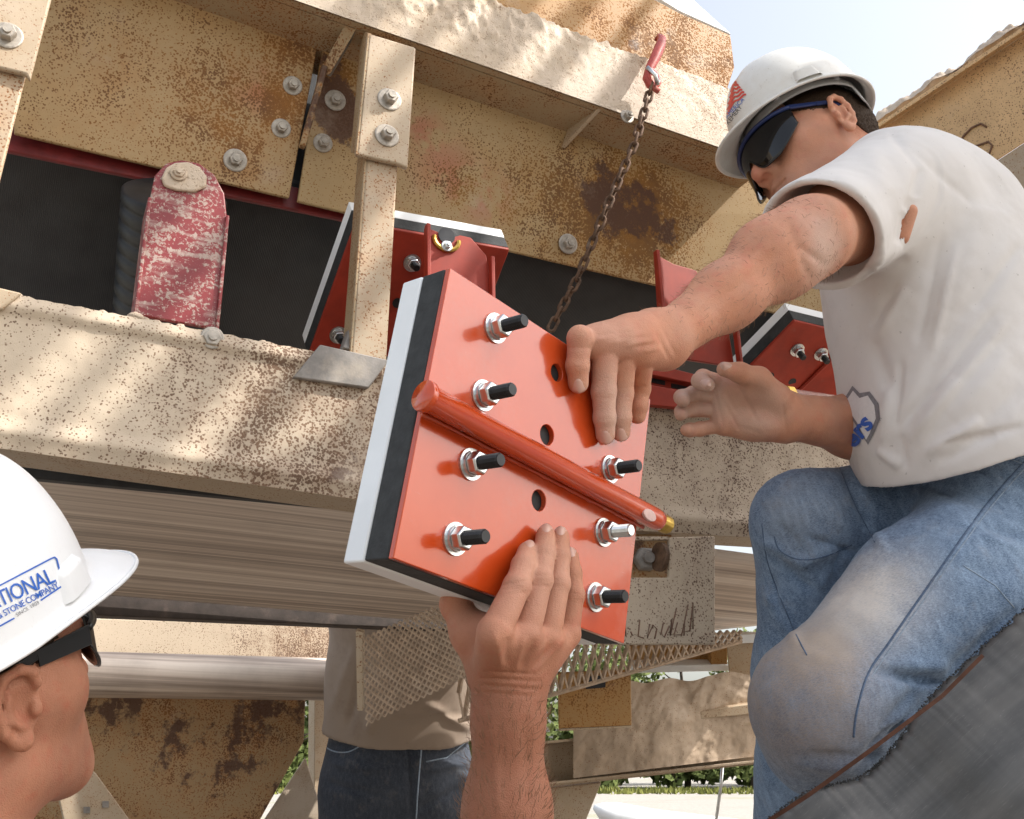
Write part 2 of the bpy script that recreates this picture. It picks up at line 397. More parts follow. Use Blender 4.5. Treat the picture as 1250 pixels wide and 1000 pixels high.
def hatmat(name, base, dirt):
    n = NT(name); a = n.noise(9, 5, .65); sc = n.noise(26, 4, .7, vec=n.mapping(scale=(1, 9, 3), rot=(.4, .3, .6))); sp = n.noise(300, 3, .6)
    c = n.mix(n.math('MULTIPLY', n.rng(a, .42, .72), dirt), base, (.50, .43, .34)); c = n.mix(n.math('MULTIPLY', n.rng(sc, .63, .70), dirt*.9), c, (.36, .31, .25)); c = n.mix(n.math('MULTIPLY', n.rng(sp, .66, .72), dirt), c, (.30, .25, .2))
    return n.fin(c, n.rng(n.math('ADD', a, sc), .8, 1.3, .28, .5), n.bump(n.math('ADD', sc, n.math('MULTIPLY', sp, .3)), .05, .001), spec=.45)
MAT['hat'] = hatmat('white_hard_hat_plastic', (.74, .73, .70), .5)
MAT['hat2'] = hatmat('clean_white_hard_hat_plastic', (.80, .82, .84), .12)
MAT['grey'] = simple('grey_plastic', (.33, .33, .33), .5, .15, 40, .1)
MAT['lens'] = simple('black_lens', (.006, .006, .007), .05, 0, 10, 0)
MAT['blueframe'] = simple('navy_frame', (.018, .035, .13), .35, .1, 30, .02)
MAT['blackplastic'] = simple('black_plastic', (.012, .012, .013), .3, .1, 30, .02)
MAT['inkblue'] = simple('blue_print', (.03, .13, .52), .4, .1, 60, 0)
MAT['inkred'] = simple('red_print', (.62, .05, .035), .4, .1, 60, 0)
MAT['inkblack'] = simple('black_print', (.03, .03, .04), .5, .1, 60, 0)
MAT['inkgrey'] = simple('grey_print', (.22, .22, .24), .6, .2, 200, 0)
MAT['inkwhite'] = simple('white_print', (.75, .75, .75), .6, .05, 200, 0)
MAT['marker'] = simple('brown_paint_scrawl', (.17, .09, .055), .7, .2, 150, 0)
MAT['hair'] = simple('dark_brown_hair', (.045, .028, .018), .75, .5, 500, .6, bscale=900, spec=.15)
MAT['leather'] = simple('brown_strap', (.16, .075, .045), .6, .3, 60, .2)

def belt_black():
    n = NT('black_conveyor_belt_cover')
    w = n.wave(110, n.mapping(rot=(0, 0, 0)), 1.2, 3, 'X'); a = n.noise(18, 5, .6); b = n.noise(900, 2, .5)
    c = n.mix(n.rng(a, .3, .75), (.010, .011, .012), (.032, .034, .036)); c = n.mix(n.math('MULTIPLY', w, .35), c, (.065, .067, .070))
    return n.fin(c, n.rng(a, .3, .7, .38, .55), n.bump(n.math('ADD', n.math('MULTIPLY', w, .6), n.math('MULTIPLY', b, .5)), .3, .001), spec=.5)
MAT['belt'] = belt_black()
def belt_striped():
    n = NT('dirty_return_belt_stripes')
    v = n.mapping(scale=(.10, 9, 9)); v2 = n.mapping(scale=(.25, 40, 40)); a = n.noise(2.2, 5, .62, vec=v); b = n.noise(2.4, 4, .6, vec=v2); c2 = n.noise(6, 5, .6)
    f = n.math('ADD', n.math('MULTIPLY', a, .65), n.math('MULTIPLY', b, .35))
    c = n.mix(n.rng(f, .36, .5), (.24, .185, .15), (.60, .495, .41)); c = n.mix(n.rng(f, .49, .59), c, (.80, .70, .60))
    c = n.mix(n.math('MULTIPLY', n.rng(c2, .5, .75), .25), c, (.17, .13, .11))
    return n.fin(c, .5, n.bump(f, .35, .002), spec=.4)
MAT['stripes'] = belt_striped()
def old_belt():
    n = NT('worn_grey_rubber_sheet')
    v = n.mapping(scale=(.6, 9, 9)); a = n.noise(5, 4, .55, vec=v); b = n.noise(60, 3, .6, vec=n.mapping(scale=(.5, 16, 16))); g = n.noise(5, 4, .6, vec=n.mapping(scale=(.7, 2, 2)))
    c = n.mix(n.rng(a, .3, .7), (.05, .049, .048), (.115, .112, .108)); c = n.mix(n.math('MULTIPLY', n.rng(b, .60, .72), .28), c, (.24, .23, .215)); c = n.mix(n.math('MULTIPLY', n.rng(g, .5, .75), .5), c, (.2, .185, .165))
    return n.fin(c, n.rng(g, .3, .7, .30, .5), n.bump(n.math('ADD', a, n.math('MULTIPLY', b, .5)), .10, .0015), spec=.5)
MAT['oldbelt'] = old_belt()
def skin(name, base, dust=0.0, spots=(), ruddy=.3):
    n = NT(name)
    a = n.noise(22, 4, .6); b = n.noise(420, 3, .6); p = n.voro(900); v = n.noise(70, 3, .6)
    c = n.mix(n.rng(a, .3, .7), tuple(x*.86 for x in base), tuple(min(1, x*1.1) for x in base))
    c = n.mix(n.math('MULTIPLY', n.rng(v, .52, .75), ruddy), c, (base[0]*1.02, base[1]*.58, base[2]*.52))
    c = n.mix(n.math('MULTIPLY', n.rng(b, .55, .75), .22), c, tuple(x*.6 for x in base))
    if dust: c = n.mix(n.math('MULTIPLY', n.rng(n.noise(35, 5, .7), .45, .7), dust), c, (.46, .40, .34))
    for q, r, col, st in spots: c = n.mix(n.math('MULTIPLY', n.near(q, r*.3, r), st), c, col)
    c = n.mix(n.math('MULTIPLY', n.rng(n.noise(9, 5, .65), .45, .65), .28), c, (base[0]*.72, base[1]*.60, base[2]*.58))
    return n.fin(c, n.rng(v, .3, .7, .52, .68), n.bump(n.math('ADD', n.math('MULTIPLY', p, .7), n.math('ADD', n.math('MULTIPLY', b, .8), n.math('MULTIPLY', v, 1.2))), .42, .0012), sss=.10, spec=.32)
MAT['roller'] = simple('dark_ribbed_rubber', (.009, .009, .010), .5, .3, 60, .25, bscale=500)
MAT['skin_'] = skin('tanned_skin', (.46, .235, .145), dust=.25)
MAT['skin2_'] = skin('sunburnt_skin', (.37, .165, .095), dust=.05, ruddy=.5)
MAT['skin_dusty'] = skin('dusty_skin', (.44, .25, .17), dust=.5)
MAT['nail'] = simple('fingernail', (.56, .34, .27), .3, .1, 60, .03, coat=.2)
def cotton(name, base, dirt=.3, dirtcol=(.42, .36, .30)):
    n = NT(name); a = n.noise(5, 5, .6); b = n.noise(1400, 2, .5); k = n.noise(40, 4, .65)
    c = n.mix(n.rng(a, .35, .75), base, tuple(x*.93 for x in base)); c = n.mix(n.math('MULTIPLY', n.rng(n.noise(11, 5, .7), .5, .8), dirt), c, dirtcol)
    c = n.mix(n.math('MULTIPLY', n.rng(n.noise(160, 2, .5), .72, .76), dirt), c, (.12, .09, .07))
    return n.fin(c, .88, n.bump(n.math('ADD', n.math('MULTIPLY', b, .5), n.math('MULTIPLY', k, .8)), .22, .0015), spec=.2, sheen=.15)
MAT['shirt'] = cotton('dusty_white_cotton', (.72, .685, .665))
MAT['shirt_tan'] = cotton('dirty_tan_cotton', (.32, .25, .195), .5, (.16, .10, .07))
MAT['shirt_grey'] = cotton('grey_cotton', (.35, .36, .38))
def denim(name, base, fade, dusty=(), dust=.2, rot=(0, 0, .6)):
    n = NT(name)
    tw = n.noise(260, 2, .6, vec=n.mapping(scale=(1, 1, 7), rot=rot)); tw2 = n.noise(420, 2, .6, vec=n.mapping(scale=(7, 1, 1), rot=rot)); a = n.noise(6, 5, .65); m = n.noise(26, 5, .65)
    c = n.mix(n.rng(a, .32, .68), base, fade); tw3 = n.noise(90, 3, .65, vec=n.mapping(scale=(1.6, 1.6, .5), rot=rot)); c = n.mix(n.math('MULTIPLY', n.rng(tw3, .48, .72), .45), c, tuple(min(1, x*1.5+.03) for x in fade)); c = n.mix(n.math('MULTIPLY', n.rng(tw3, .46, .3), .35), c, tuple(x*.6 for x in base))
    c = n.mix(n.math('MULTIPLY', n.rng(tw, .4, .65), .5), c, tuple(min(1, x*1.6+.02) for x in fade)); c = n.mix(n.math('MULTIPLY', n.rng(tw2, .42, .62), .35), c, tuple(x*.5 for x in base))
    c = n.mix(n.math('MULTIPLY', n.rng(m, .56, .74), dust), c, (.40, .35, .29))
    for q, r, st, col in dusty:
        f = n.math('MULTIPLY', n.math('MULTIPLY', n.near(q, r*.2, r), n.rng(n.math('ADD', n.math('MULTIPLY', n.noise(9, 4, .6), .6), n.math('MULTIPLY', tw, .4)), .28, .60)), st, clamp=True); c = n.mix(f, c, col)
    return n.fin(c, .85, n.bump(n.math('ADD', tw, n.math('ADD', tw2, n.math('MULTIPLY', m, .8))), .35, .0012), spec=.2, sheen=.1)
# ------------------------------------------------------------------ ground and sky-line
from mathutils.geometry import tessellate_polygon
YV = -N_AX
def LOC(w): return FI @ Vector(w)
def lw(x, y, z): return F @ Vector((x, y, z))
gmb = MB().add([(-3000, -3000, 0), (3000, -3000, 0), (3000, 3000, 0), (-3000, 3000, 0)], [(0, 1, 2, 3)])
def gravel():
    n = NT('pale_gravel_ground'); a = n.noise(.6, 6, .65); b = n.noise(9, 5, .7); d = n.noise(.12, 4, .6)
    c = n.mix(n.rng(b, .3, .7), (.27, .25, .225), (.42, .39, .345)); c = n.mix(n.math('MULTIPLY', n.rng(a, .5, .7), .5), c, (.27, .25, .20))
    c = n.mix(n.math('MULTIPLY', n.rng(d, .52, .62), .45), c, (.22, .24, .09)); c = n.mix(n.near((2, 2.5, 0), 4, 9), c, n.mix(b, (.085, .068, .052), (.15, .12, .095)))   # darkened ground near the plant, in place of its shade, to cut bounce light
    return n.fin(c, .95, n.bump(b, .5, .05))
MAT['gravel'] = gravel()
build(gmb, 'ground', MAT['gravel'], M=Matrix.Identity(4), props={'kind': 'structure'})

def leafmat():
    n = NT('sunlit_foliage'); oi = n.n('ShaderNodeObjectInfo').outputs['Random']; a = n.noise(.8, 3, .6)
    c = n.mix(a, (.045, .075, .022), (.16, .19, .055)); c = n.mix(n.math('MULTIPLY', oi, .5), c, (.15, .155, .045))
    return n.fin(c, .8, spec=.2)
MAT['leaf'] = leafmat(); MAT['bark'] = simple('grey_bark', (.11, .085, .065), .9, .3, 8, .5)
def add_tree(T, tv, lv, seed, x, y, h, w):
    rnd = random.Random(seed); o = Vector((x, y, 0))
    T.tube([o+Vector(p) for p in ((0, 0, -.1), (.1, .05, h*.3), (-.05, .1, h*.62), (.05, 0, h*.9))], [.17, .13, .08, .02], 7)
    for k in range(7):
        a = rnd.random()*6.28; z = h*(.3+.08*k); T.tube([o+Vector((0, 0, z)), o+Vector((math.cos(a)*w*.3, math.sin(a)*w*.3, z+h*.06)), o+Vector((math.cos(a)*w*.6, math.sin(a)*w*.6, z+h*.14))], [.06, .04, .012], 5)
    for _ in range(16):
        cx, cy, cz, cr = rnd.gauss(0, w*.38), rnd.gauss(0, w*.38), h*(.12+.85*rnd.random()), w*(.2+.2*rnd.random())
        for _ in range(110):
            d = Vector((rnd.gauss(0, 1), rnd.gauss(0, 1), rnd.gauss(0, 1))).normalized()*cr*(.6+.5*rnd.random())
            c = o+Vector((cx, cy, max(.2, cz)))+Vector((d.x, d.y, d.z*.75)); s = .12+.12*rnd.random()
            u = Vector((rnd.gauss(0, 1), rnd.gauss(0, 1), rnd.gauss(0, 1))).normalized(); v = u.orthogonal().normalized()*s*.7; u = u*s
            i = len(tv); tv += [c-u, c+v, c+u, c-v]; lv.append((i, i+1, i+2, i+3))
rt = random.Random(5); T, tv, lv = MB(), [], []
for i in range(84):
    k = i % 3; x = -54 + i*1.35 + rt.uniform(-.5, .5); y = (47, 51, 56)[k] + rt.uniform(-2, 2); h, w = ((2.6, 2.0), (4.6, 2.6), (8, 3.2))[k]; sc = .85+.35*rt.random()
    add_tree(T, tv, lv, i, x, y, h*sc, w*sc)
wd = thing('woodland', 'green woodland along the far edge of the pale gravel', 'woodland', Vector((0, 50, 0))); wd['kind'] = 'stuff'
build(T, 'trunks', MAT['bark'], wd, smooth=True); put('foliage', tv, lv, MAT['leaf'], wd)

# low weeds in front of the trees
wv, wf = [], []
for _ in range(5000):
    x = rt.uniform(-14, 20); y = 40+rt.random()*6; h = .05+rt.random()*.18; a = rt.random()*3.14; i = len(wv)
    wv += [(x-math.cos(a)*.06, y-math.sin(a)*.06, 0), (x+math.cos(a)*.06, y+math.sin(a)*.06, 0), (x+rt.uniform(-.1, .1), y, h)]; wf.append((i, i+1, i+2))
n = NT('yellow_green_weeds'); MAT['weed'] = n.fin(n.mix(n.noise(.7, 3), (.20, .19, .05), (.12, .15, .045)), .9, spec=.1)
o = put('weeds', wv, wf, MAT['weed'], M=Matrix.Identity(4), props={'kind': 'stuff'}); tag(o, 'yellow green weeds growing in front of the trees', 'weeds')

# ------------------------------------------------------------------ conveyor frame
def slab(name, poly, y, depth, mat, parent=None, bevel=.003, **k):
    ys = y if hasattr(y, '__len__') else [y]*len(poly)
    mb = MB().prism([FY(px, py, yy) for (px, py), yy in zip(poly, ys)], YV*depth)
    return build(mb, name, mat, parent, bevel=bevel, **k)
def thg(name, label, cat, px, py, y=0, group=None):
    M = F.copy(); M.translation = FY(px, py, y); return thing(name, label, cat, M, group)
def bolt_head(mb, M, r=.010, h=.008, wr=.017):
    mb.lathe(M, [(wr, 0), (wr, .0022), (wr*.9, .003)], 20); M2 = M @ Matrix.Translation((0, 0, .003)); mb.lathe(M2, [(r, 0), (r, h*.85), (r*.86, h)], 6)
    mb.lathe(M2, [(r*.5, h), (r*.5, h+.003)], 12)
ZF = fr(N_AX, (0, 0, 0), B_AX)
def at_bolt(name, px, py, y, mat, parent, **k):
    mb = MB(); M = ZF.copy(); M.translation = FY(px, py, y); bolt_head(mb, M, **k); return build(mb, name, mat, parent, bevel=0)

# --- upper beam: a long flange caked with pale dust
ub = thg('upper_beam', 'long tan steel beam caked with lumpy pale dust above the rusty skirt plates', 'beam', 600, 95)
pA, pB = LOC(FY(400, 14, 0)), LOC(FY(870, 177, 0)); pC, pD = LOC(FY(600, 1, 0)), LOC(FY(887, 106, 0))
zb = lambda x: pA.z + (pB.z-pA.z)*(x-pA.x)/(pB.x-pA.x)
zt = lambda x: pC.z + (pD.z-pC.z)*(x-pC.x)/(pD.x-pC.x)
x0, x1 = LOC(FY(60, -60, 0)).x, LOC(FY(935, 150, 0)).x
def ubf(u, v):
    x = x0+(x1-x0)*u; a, b = zb(x), zt(x)
    lump = mnoise.fractal(Vector((x*9, v*1.5, 3.0)), .9, 2.1, 4)*.5+.5
    fine = mnoise.fractal(Vector((x*55, v*9, 1.0)), .8, 2.1, 4)
    drip = mnoise.noise(Vector((x*60, v*2.0, 8.0)))
    wgt = max(0, min(1, (pD.x*.35+.02-x)*5+.6))
    e = max(0, min(1, v*1.25))*(1 if v > .04 else 0)
    d = e*wgt*(max(0, lump-.42)*.018 + max(0, fine)*.007 + max(0, drip)*.003) + .0015*fine*e
    z = a+(b-a)*v + (v**3)*(.012*(lump-.5) + .006*fine)
    return lw(x, -d, z)
mb = MB().grid(ubf, 420, 26)
build(mb, 'front_flange', MAT['caked'], ub, smooth=True)
mb = MB().prism([lw(x0, .004, zb(x0)), lw(x1, .004, zb(x1)), lw(x1, .004, zt(x1)-.008), lw(x0, .004, zt(x0)-.008)], YV*.012)
build(mb, 'flange_back', MAT['tan_shade'], ub)
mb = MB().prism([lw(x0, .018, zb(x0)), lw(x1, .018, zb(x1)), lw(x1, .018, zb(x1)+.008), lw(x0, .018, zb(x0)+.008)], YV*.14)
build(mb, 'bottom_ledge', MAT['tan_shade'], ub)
slab('gusset', [(733, 131), (705, 123), (684, 181)], [.001, .07, .105], .006, MAT['tan_shade'], ub, bevel=.001) if False else None
g = MB().prism([FY(733, 129, .002), FY(706, 121, .075), FY(685, 180, .095)], B_AX*.008); build(g, 'gusset', MAT['tan_clean'], ub, bevel=.001)
at_bolt('bolt', 765, 143, -.001, MAT['oldbolt'], ub, r=.008, wr=.013)
build(MB().prism([FY(425, 22, .012), FY(437, 27, .012), FY(399, 92, .075), FY(389, 88, .085)], (N_AX*.3+B_AX*.3).normalized()*.006), 'brace', MAT['tan_shade'], ub, bevel=.001)
build(MB().prism([FY(437, 27, .012), FY(439, 28, .03), FY(401, 93, .09), FY(399, 92, .075)], B_AX*.004), 'brace_lip', MAT['weld'], ub, bevel=.001)

# --- rusty skirt plates (two, with a gap)
def skirt(lbl, tl_, tr_, br_, bl_, mid=None, yt=.075, yb=.15, mat=None):
    t = thg('skirt_plate', lbl, 'steel plate', (bl_[0]+br_[0])/2, (bl_[1]+br_[1])/2, yb, 'rusty skirt plates under the upper beam')
    q = [FY(*tl_, yt), FY(*tr_, yt), FY(*br_, yb), FY(*bl_, yb)]
    nrm = ((q[1]-q[0]).cross(q[3]-q[0])).normalized()
    if nrm.dot(YV) < 0: nrm = -nrm
    build(MB().prism(q, nrm*.009), 'plate', mat, t, bevel=.002)
    return t, q, nrm
def on_quad(q, px, py):
    n_ = (q[1]-q[0]).cross(q[3]-q[0]).normalized(); d = ray(px, py); return CAM + d*((q[0]-CAM).dot(n_)/d.dot(n_)), n_
MWs = thg('tmp', 'x', 'x', 185, 203, .15); qL = [FY(10, -112, .075), FY(398, 2, .075), FY(353, 242, .15), FY(17, 163, .15)]
def loc_in(q0, w): M = F.copy(); M.translation = q0; return tuple(M.inverted() @ w)
bpy.data.objects.remove(MWs)
baseL = FY(185, 202.5, .15); baseR = FY(690, 320, .15)
qR = [FY(403, 4, .075), FY(1160, 268, .075), FY(1160, 432, .15), FY(363, 246, .15)]
LS = lambda px, py: loc_in(baseL, on_quad(qL, px, py)[0]); RS = lambda px, py: loc_in(FY((363+1160)/2, (246+432)/2, .15), on_quad(qR, px, py)[0])
MAT['skirtL'] = paint_steel('tan_skirt_orange_specks', base=(.42, .285, .14), speck=.5, patch=.0, dust=.06, spots=[(LS(190, 100), .22, .22), (LS(290, 140), .13, .40), (LS(370, 60), .12, .7), (LS(355, 135), .07, .9), (LS(300, 200), .10, .3)], pinks=[(LS(315, 110), .06)], rustcol=(.30, .125, .03))
MAT['skirtR'] = paint_steel('tan_skirt_brown_rust', base=(.43, .30, .15), speck=.45, patch=.12, dust=.06, spots=[(RS(745, 235), .15, .9), (RS(800, 270), .16, .8), (RS(560, 225), .06, .6), (RS(640, 230), .14, .45), (RS(412, 130), .09, 1.1), (RS(400, 80), .07, .9), (RS(720, 320), .2, .5)], pinks=[(RS(515, 160), .06), (RS(545, 210), .09), (RS(590, 240), .08), (RS(470, 235), .05)], rustcol=(.31, .14, .03))
tL, qL, nL = skirt('tan skirt plate with orange rust specks, above the dusty red idler bracket', (10, -112), (398, 2), (353, 242), (17, 163), mat=MAT['skirtL'])
tR, qR, nR = skirt('tan skirt plate with a brown rust patch and pink smears behind the chain', (403, 4), (1160, 268), (1160, 432), (363, 246), mat=MAT['skirtR'])
for q, t, lst in ((qL, tL, [(357, 105, .009), (343, 157, .009), (287, 196, .0105)]), (qR, tR, [(409, 123, .010), (394, 175, .009), (693, 298, .0105)])):
    for px, py, r in lst:
        p, n_ = on_quad(q, px, py); n_ = n_ if n_.dot(N_AX) > 0 else -n_
        mb = MB(); bolt_head(mb, fr(n_, p, B_AX), r, .009, r*1.75); build(mb, 'bolt', MAT['oldbolt'], t)
slab('gap_backing', [(-60, -140), (1150, 220), (1150, 420), (-60, 140)], .185, .004, MAT['rubber'], tR, bevel=0)  # dark sheet added behind the plate gap so no sky shows through
# stiffener rib along the joint of the two plates
build(MB().prism([FY(391, 84, .080), FY(398, 87, .080), FY(371, 184, .118), FY(364, 181, .118)], N_AX*.014), 'stiffener_rib', MAT['rustplate'], tL, bevel=.002)

# --- red skirt clamp strip under the plates, belt wing behind
t = slab('clamp_strip', [(8, 150), (470, 252), (470, 279), (8, 184)], .172, .01, MAT['reddust'], None)
MAT['reddark'] = simple('dark_red_strip', (.16, .012, .012), .5, .3, 40, .2, dust=.2); t.data.materials[0] = MAT['reddark']
tag(t, 'dark red clamp strip between the tan skirt plate and the black belt', 'strip')
bx0, bx1 = LOC(FY(-60, 200, .2)).x, LOC(FY(1180, 400, .2)).x
zT = LOC(FY(200, 200, .19)).z+.03
def beltf(u, v): return lw(bx0+(bx1-bx0)*u, .19+.42*v, zT-.30*v-.03*math.sin(v*3.14))
o = build(MB().grid(beltf, 60, 12), 'conveyor_belt', MAT['belt'], None, M=F, smooth=True, solid=.012)
tag(o, 'black troughed conveyor belt seen from below behind the tan beams', 'conveyor belt')

# --- posts
def post(lbl, clip, lower, side, bolts, y):
    t = thg('frame_post', lbl, 'post', lower[2][0], lower[2][1], y, 'steel posts between the beams')
    slab('upper_clip', clip, y-.012, .01, MAT['tan_clean'], t)
    slab('post_face', lower, y, .008, MAT['tan'], t)
    slab('post_side', [side[0], side[1], side[2], side[3]], [y+.01, y+.06, y+.06, y+.01], .006, MAT['tan_shade'], t, bevel=.001) if side else None
    for px, py in bolts: at_bolt('bolt', px, py, y-.012, MAT['oldbolt'], t, r=.011, wr=.019, h=.011)
    return t
tp = post('narrow tan steel post hanging from the upper beam beside the held plate', [(449, 40), (508, 58), (498, 205), (486, 200), (434, 188)], [(446, 186), (486, 198), (472, 441), (427, 432)], None, [(475, 122), (472, 166)], -.004)
a, b, c, d = FY(446, 186, -.004), FY(427, 432, -.004), FY(418, 428, .06), FY(437, 183, .06)
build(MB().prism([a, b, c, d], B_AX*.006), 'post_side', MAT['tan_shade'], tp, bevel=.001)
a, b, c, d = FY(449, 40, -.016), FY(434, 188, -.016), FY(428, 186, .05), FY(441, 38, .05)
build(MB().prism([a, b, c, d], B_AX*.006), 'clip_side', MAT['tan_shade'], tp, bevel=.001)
tp2 = post('bright tan post with a bolt at the left end of the skirt plate', [(-70, -90), (80, -70), (37, 97), (31, 90), (-70, 66)], [(-70, 70), (32, 90), (-38, 372), (-120, 352)], None, [(9, 44)], -.03)

# --- lower beam, two lengths
def channel(lbl, top, bot, y, lip, mat, ends):
    t = thg('lower_beam', lbl, 'beam', (bot[0][0]+bot[1][0])/2, (bot[0][1]+bot[1][1])/2, y, 'tan channel beams below the belt')
    nseg = 160
    T0, T1, B0, B1 = LOC(FY(*top[0], y)), LOC(FY(*top[1], y)), LOC(FY(*bot[0], y)), LOC(FY(*bot[1], y))
    prof = [(0, .0), (.03, -.002), (.055, -.006), (.10, -.007), (.12, -.002), (.16, 0), (.5, .0015), (.80, .0), (.86, -.004), (.90, -.006), (.95, -.001), (1, .002)]
    def fn(u, v):
        a = T0.lerp(T1, u); b = B0.lerp(B1, u)
        for (v0, d0), (v1, d1) in zip(prof, prof[1:]):
            if v0 <= v <= v1: dd = d0+(d1-d0)*(v-v0)/(v1-v0); break
        p = a.lerp(b, v); fz = mnoise.fractal(Vector((p.x*30, p.z*30, 2.)), .9, 2, 3)
        return lw(p.x, p.y+dd+.0012*fz, p.z+(.0018*mnoise.fractal(Vector((p.x*60, 0, 5.)), .8, 2, 4) if v < .02 else 0))
    build(MB().grid(fn, nseg, 40), 'web', mat, t, smooth=True)
    # flanges go back (away) from the web
    def fl(P0, P1, dz, name, m):
        q = [lw(P0.x, P0.y+.003, P0.z), lw(P1.x, P1.y+.003, P1.z), lw(P1.x, P1.y+.003, P1.z+dz), lw(P0.x, P0.y+.003, P0.z+dz)]
        build(MB().prism(q, YV*.075), name, m, t, bevel=.002)
    fl(T0, T1, -.009, 'top_flange', MAT['tan_clean']); fl(B0, B1, .009, 'bottom_flange', MAT['tan_clean'])
    return t
MAT['beamL'] = paint_steel('cream_tan_beam_paint', base=(.56, .46, .345), speck=.5, patch=.08, dust=.16, spots=[((.12, 0, .06), .30, .5), ((.35, 0, .1), .25, .45)], dustcol=(.55, .45, .35), rustcol=(.23, .13, .075))
MAT['beamR'] = paint_steel('cream_tan_beam_dark_specks', base=(.55, .445, .33), speck=.75, patch=.0, dust=.1, rustcol=(.12, .06, .035))
lbL = channel('cream tan channel beam with dark specks across the left, under the red idler bracket', [(-40, 349), (560, 462)], [(-40, 541), (560, 627)], 0, 0, MAT['beamL'], 0)
lbR = channel('tan speckled channel beam under the open palm behind the raised plate', [(560, 455), (1180, 548)], [(560, 634), (1180, 672)], .02, 0, MAT['beamR'], 0)
at_bolt('bolt', 259, 413, -.002, MAT['oldbolt'], lbL, r=.012, wr=.0155, h=.004)
g = MB().prism([FY(386, 424, -.02), FY(474, 443, -.02), FY(474, 443, .03), FY(380, 422, .03)], U_AX*-.006)
g2 = MB().prism([FY(389, 423, -.001), FY(473, 442, -.001), FY(448, 476, -.001), FY(356, 463, -.001)], N_AX*.009)
build(g2, 'gusset_and_shadow', MAT['weld'], lbL, bevel=.002)  # grey plate shaped to the gusset's underside and its cast shadow
build(MB().prism([FY(419, 424, .0), FY(428, 397, .02), FY(440, 399, .02), FY(440, 430, .0)], YV*.03), 'weld_clip', MAT['weld'], tp, bevel=.003)
build(MB().prism([FY(-20, 346, -.012), FY(27, 357, -.012), FY(2, 378, -.012), FY(-20, 376, -.012)], YV*.01), 'base_clip', MAT['tan_clean'], tp2, bevel=.003)
# pale scraped marks on the right beam
# --- crumbs of dust lying on the lower beam's top edge
rc = random.Random(3); top0, top1 = FY(5, 357, .0), FY(380, 428, .0)
LUMP = ['pale dust lump at the left end of the cream beam, beside the bright post clip', 'largest pale dust lump, at the left foot of the dusty red bracket', 'pale dust lump touching the left foot of the dusty red bracket', 'pale dust lump under the left half of the dusty red bracket face', 'pale dust lump just right of the dusty red bracket foot', 'pale dust lump on the cream beam nearest the narrow post', 'pale dust lump under the black idler roller', 'pale dust lump under the middle of the dusty red bracket face']
for i, (uu, s) in enumerate([(.04, .006), (.4, .009), (.43, .006), (.47, .0055), (.66, .005), (.83, .005), (.30, .005), (.55, .006)]):
    c = top0.lerp(top1, uu)+YV*(.012)+U_AX*(s*.5); bm = bmesh.new(); bmesh.ops.create_icosphere(bm, subdivisions=2, radius=s)
    vs = [c+Vector((v.co.x*1.3, v.co.y, v.co.z*.75))*(1+.35*mnoise.noise(v.co*180+Vector((i, 0, 0)))) for v in bm.verts]; fs = [[v.index for v in f.verts] for f in bm.faces]; bm.free()
    o = put('dust_lump', vs, fs, MAT['caked'], smooth=True)
    tag(o, LUMP[i], 'lump', 'dust lumps on the cream beam')

# --- idler bracket and roller
tb = thg('idler_bracket', 'dusty dark red idler bracket with a rounded top standing behind the cream beam', 'bracket', 215, 400, .03)
slab('bracket_face', [(184, 238), (189, 214), (203, 199), (222, 195), (243, 199), (262, 213), (274, 236), (277, 262), (264, 402), (165, 384)], .035, .008, MAT['reddust'], tb, bevel=.002)
for (q0, q1) in (((181, 240), (163, 383)), ((276, 262), (263, 402))):
    a, b = FY(*q0, .030), FY(*q1, .030); build(MB().prism([a, b, b+YV*.07, a+YV*.07], B_AX*.005), 'side_flange', MAT['reddust'], tb, bevel=.0015)
slab('dust_pad', [(197, 217), (203, 204), (214, 198), (230, 197), (244, 203), (253, 215), (252, 228), (238, 234), (215, 232), (200, 226)], .030, .006, MAT['caked'], tb, bevel=.004, seg=3)
at_bolt('bolt', 218, 212, .029, MAT['caked'], tb, r=.008, wr=.0115, h=.004)
tr = thg('idler_roller', 'black ribbed idler roller end behind the dusty red bracket', 'roller', 168, 370, .12)
ra, rb = FY(214, 236, .115), FY(196, 420, .30); ax = (rb-ra).normalized(); M = fr(ax, ra)
prof = [(.02, 0), (.070, .002)]
for k in range(16): z = .004+k*.024; prof += [(.075, z), (.075, z+.015), (.0725, z+.017), (.0725, z+.022)]
build(MB().lathe(M, prof+[(.02, prof[-1][1]+.003)], 40), 'roller_shell', MAT['roller'], tr, smooth=True)
build(MB().lathe(M, [(.015, 0), (.015, .05)], 14), 'shaft', MAT['weld'], tr)

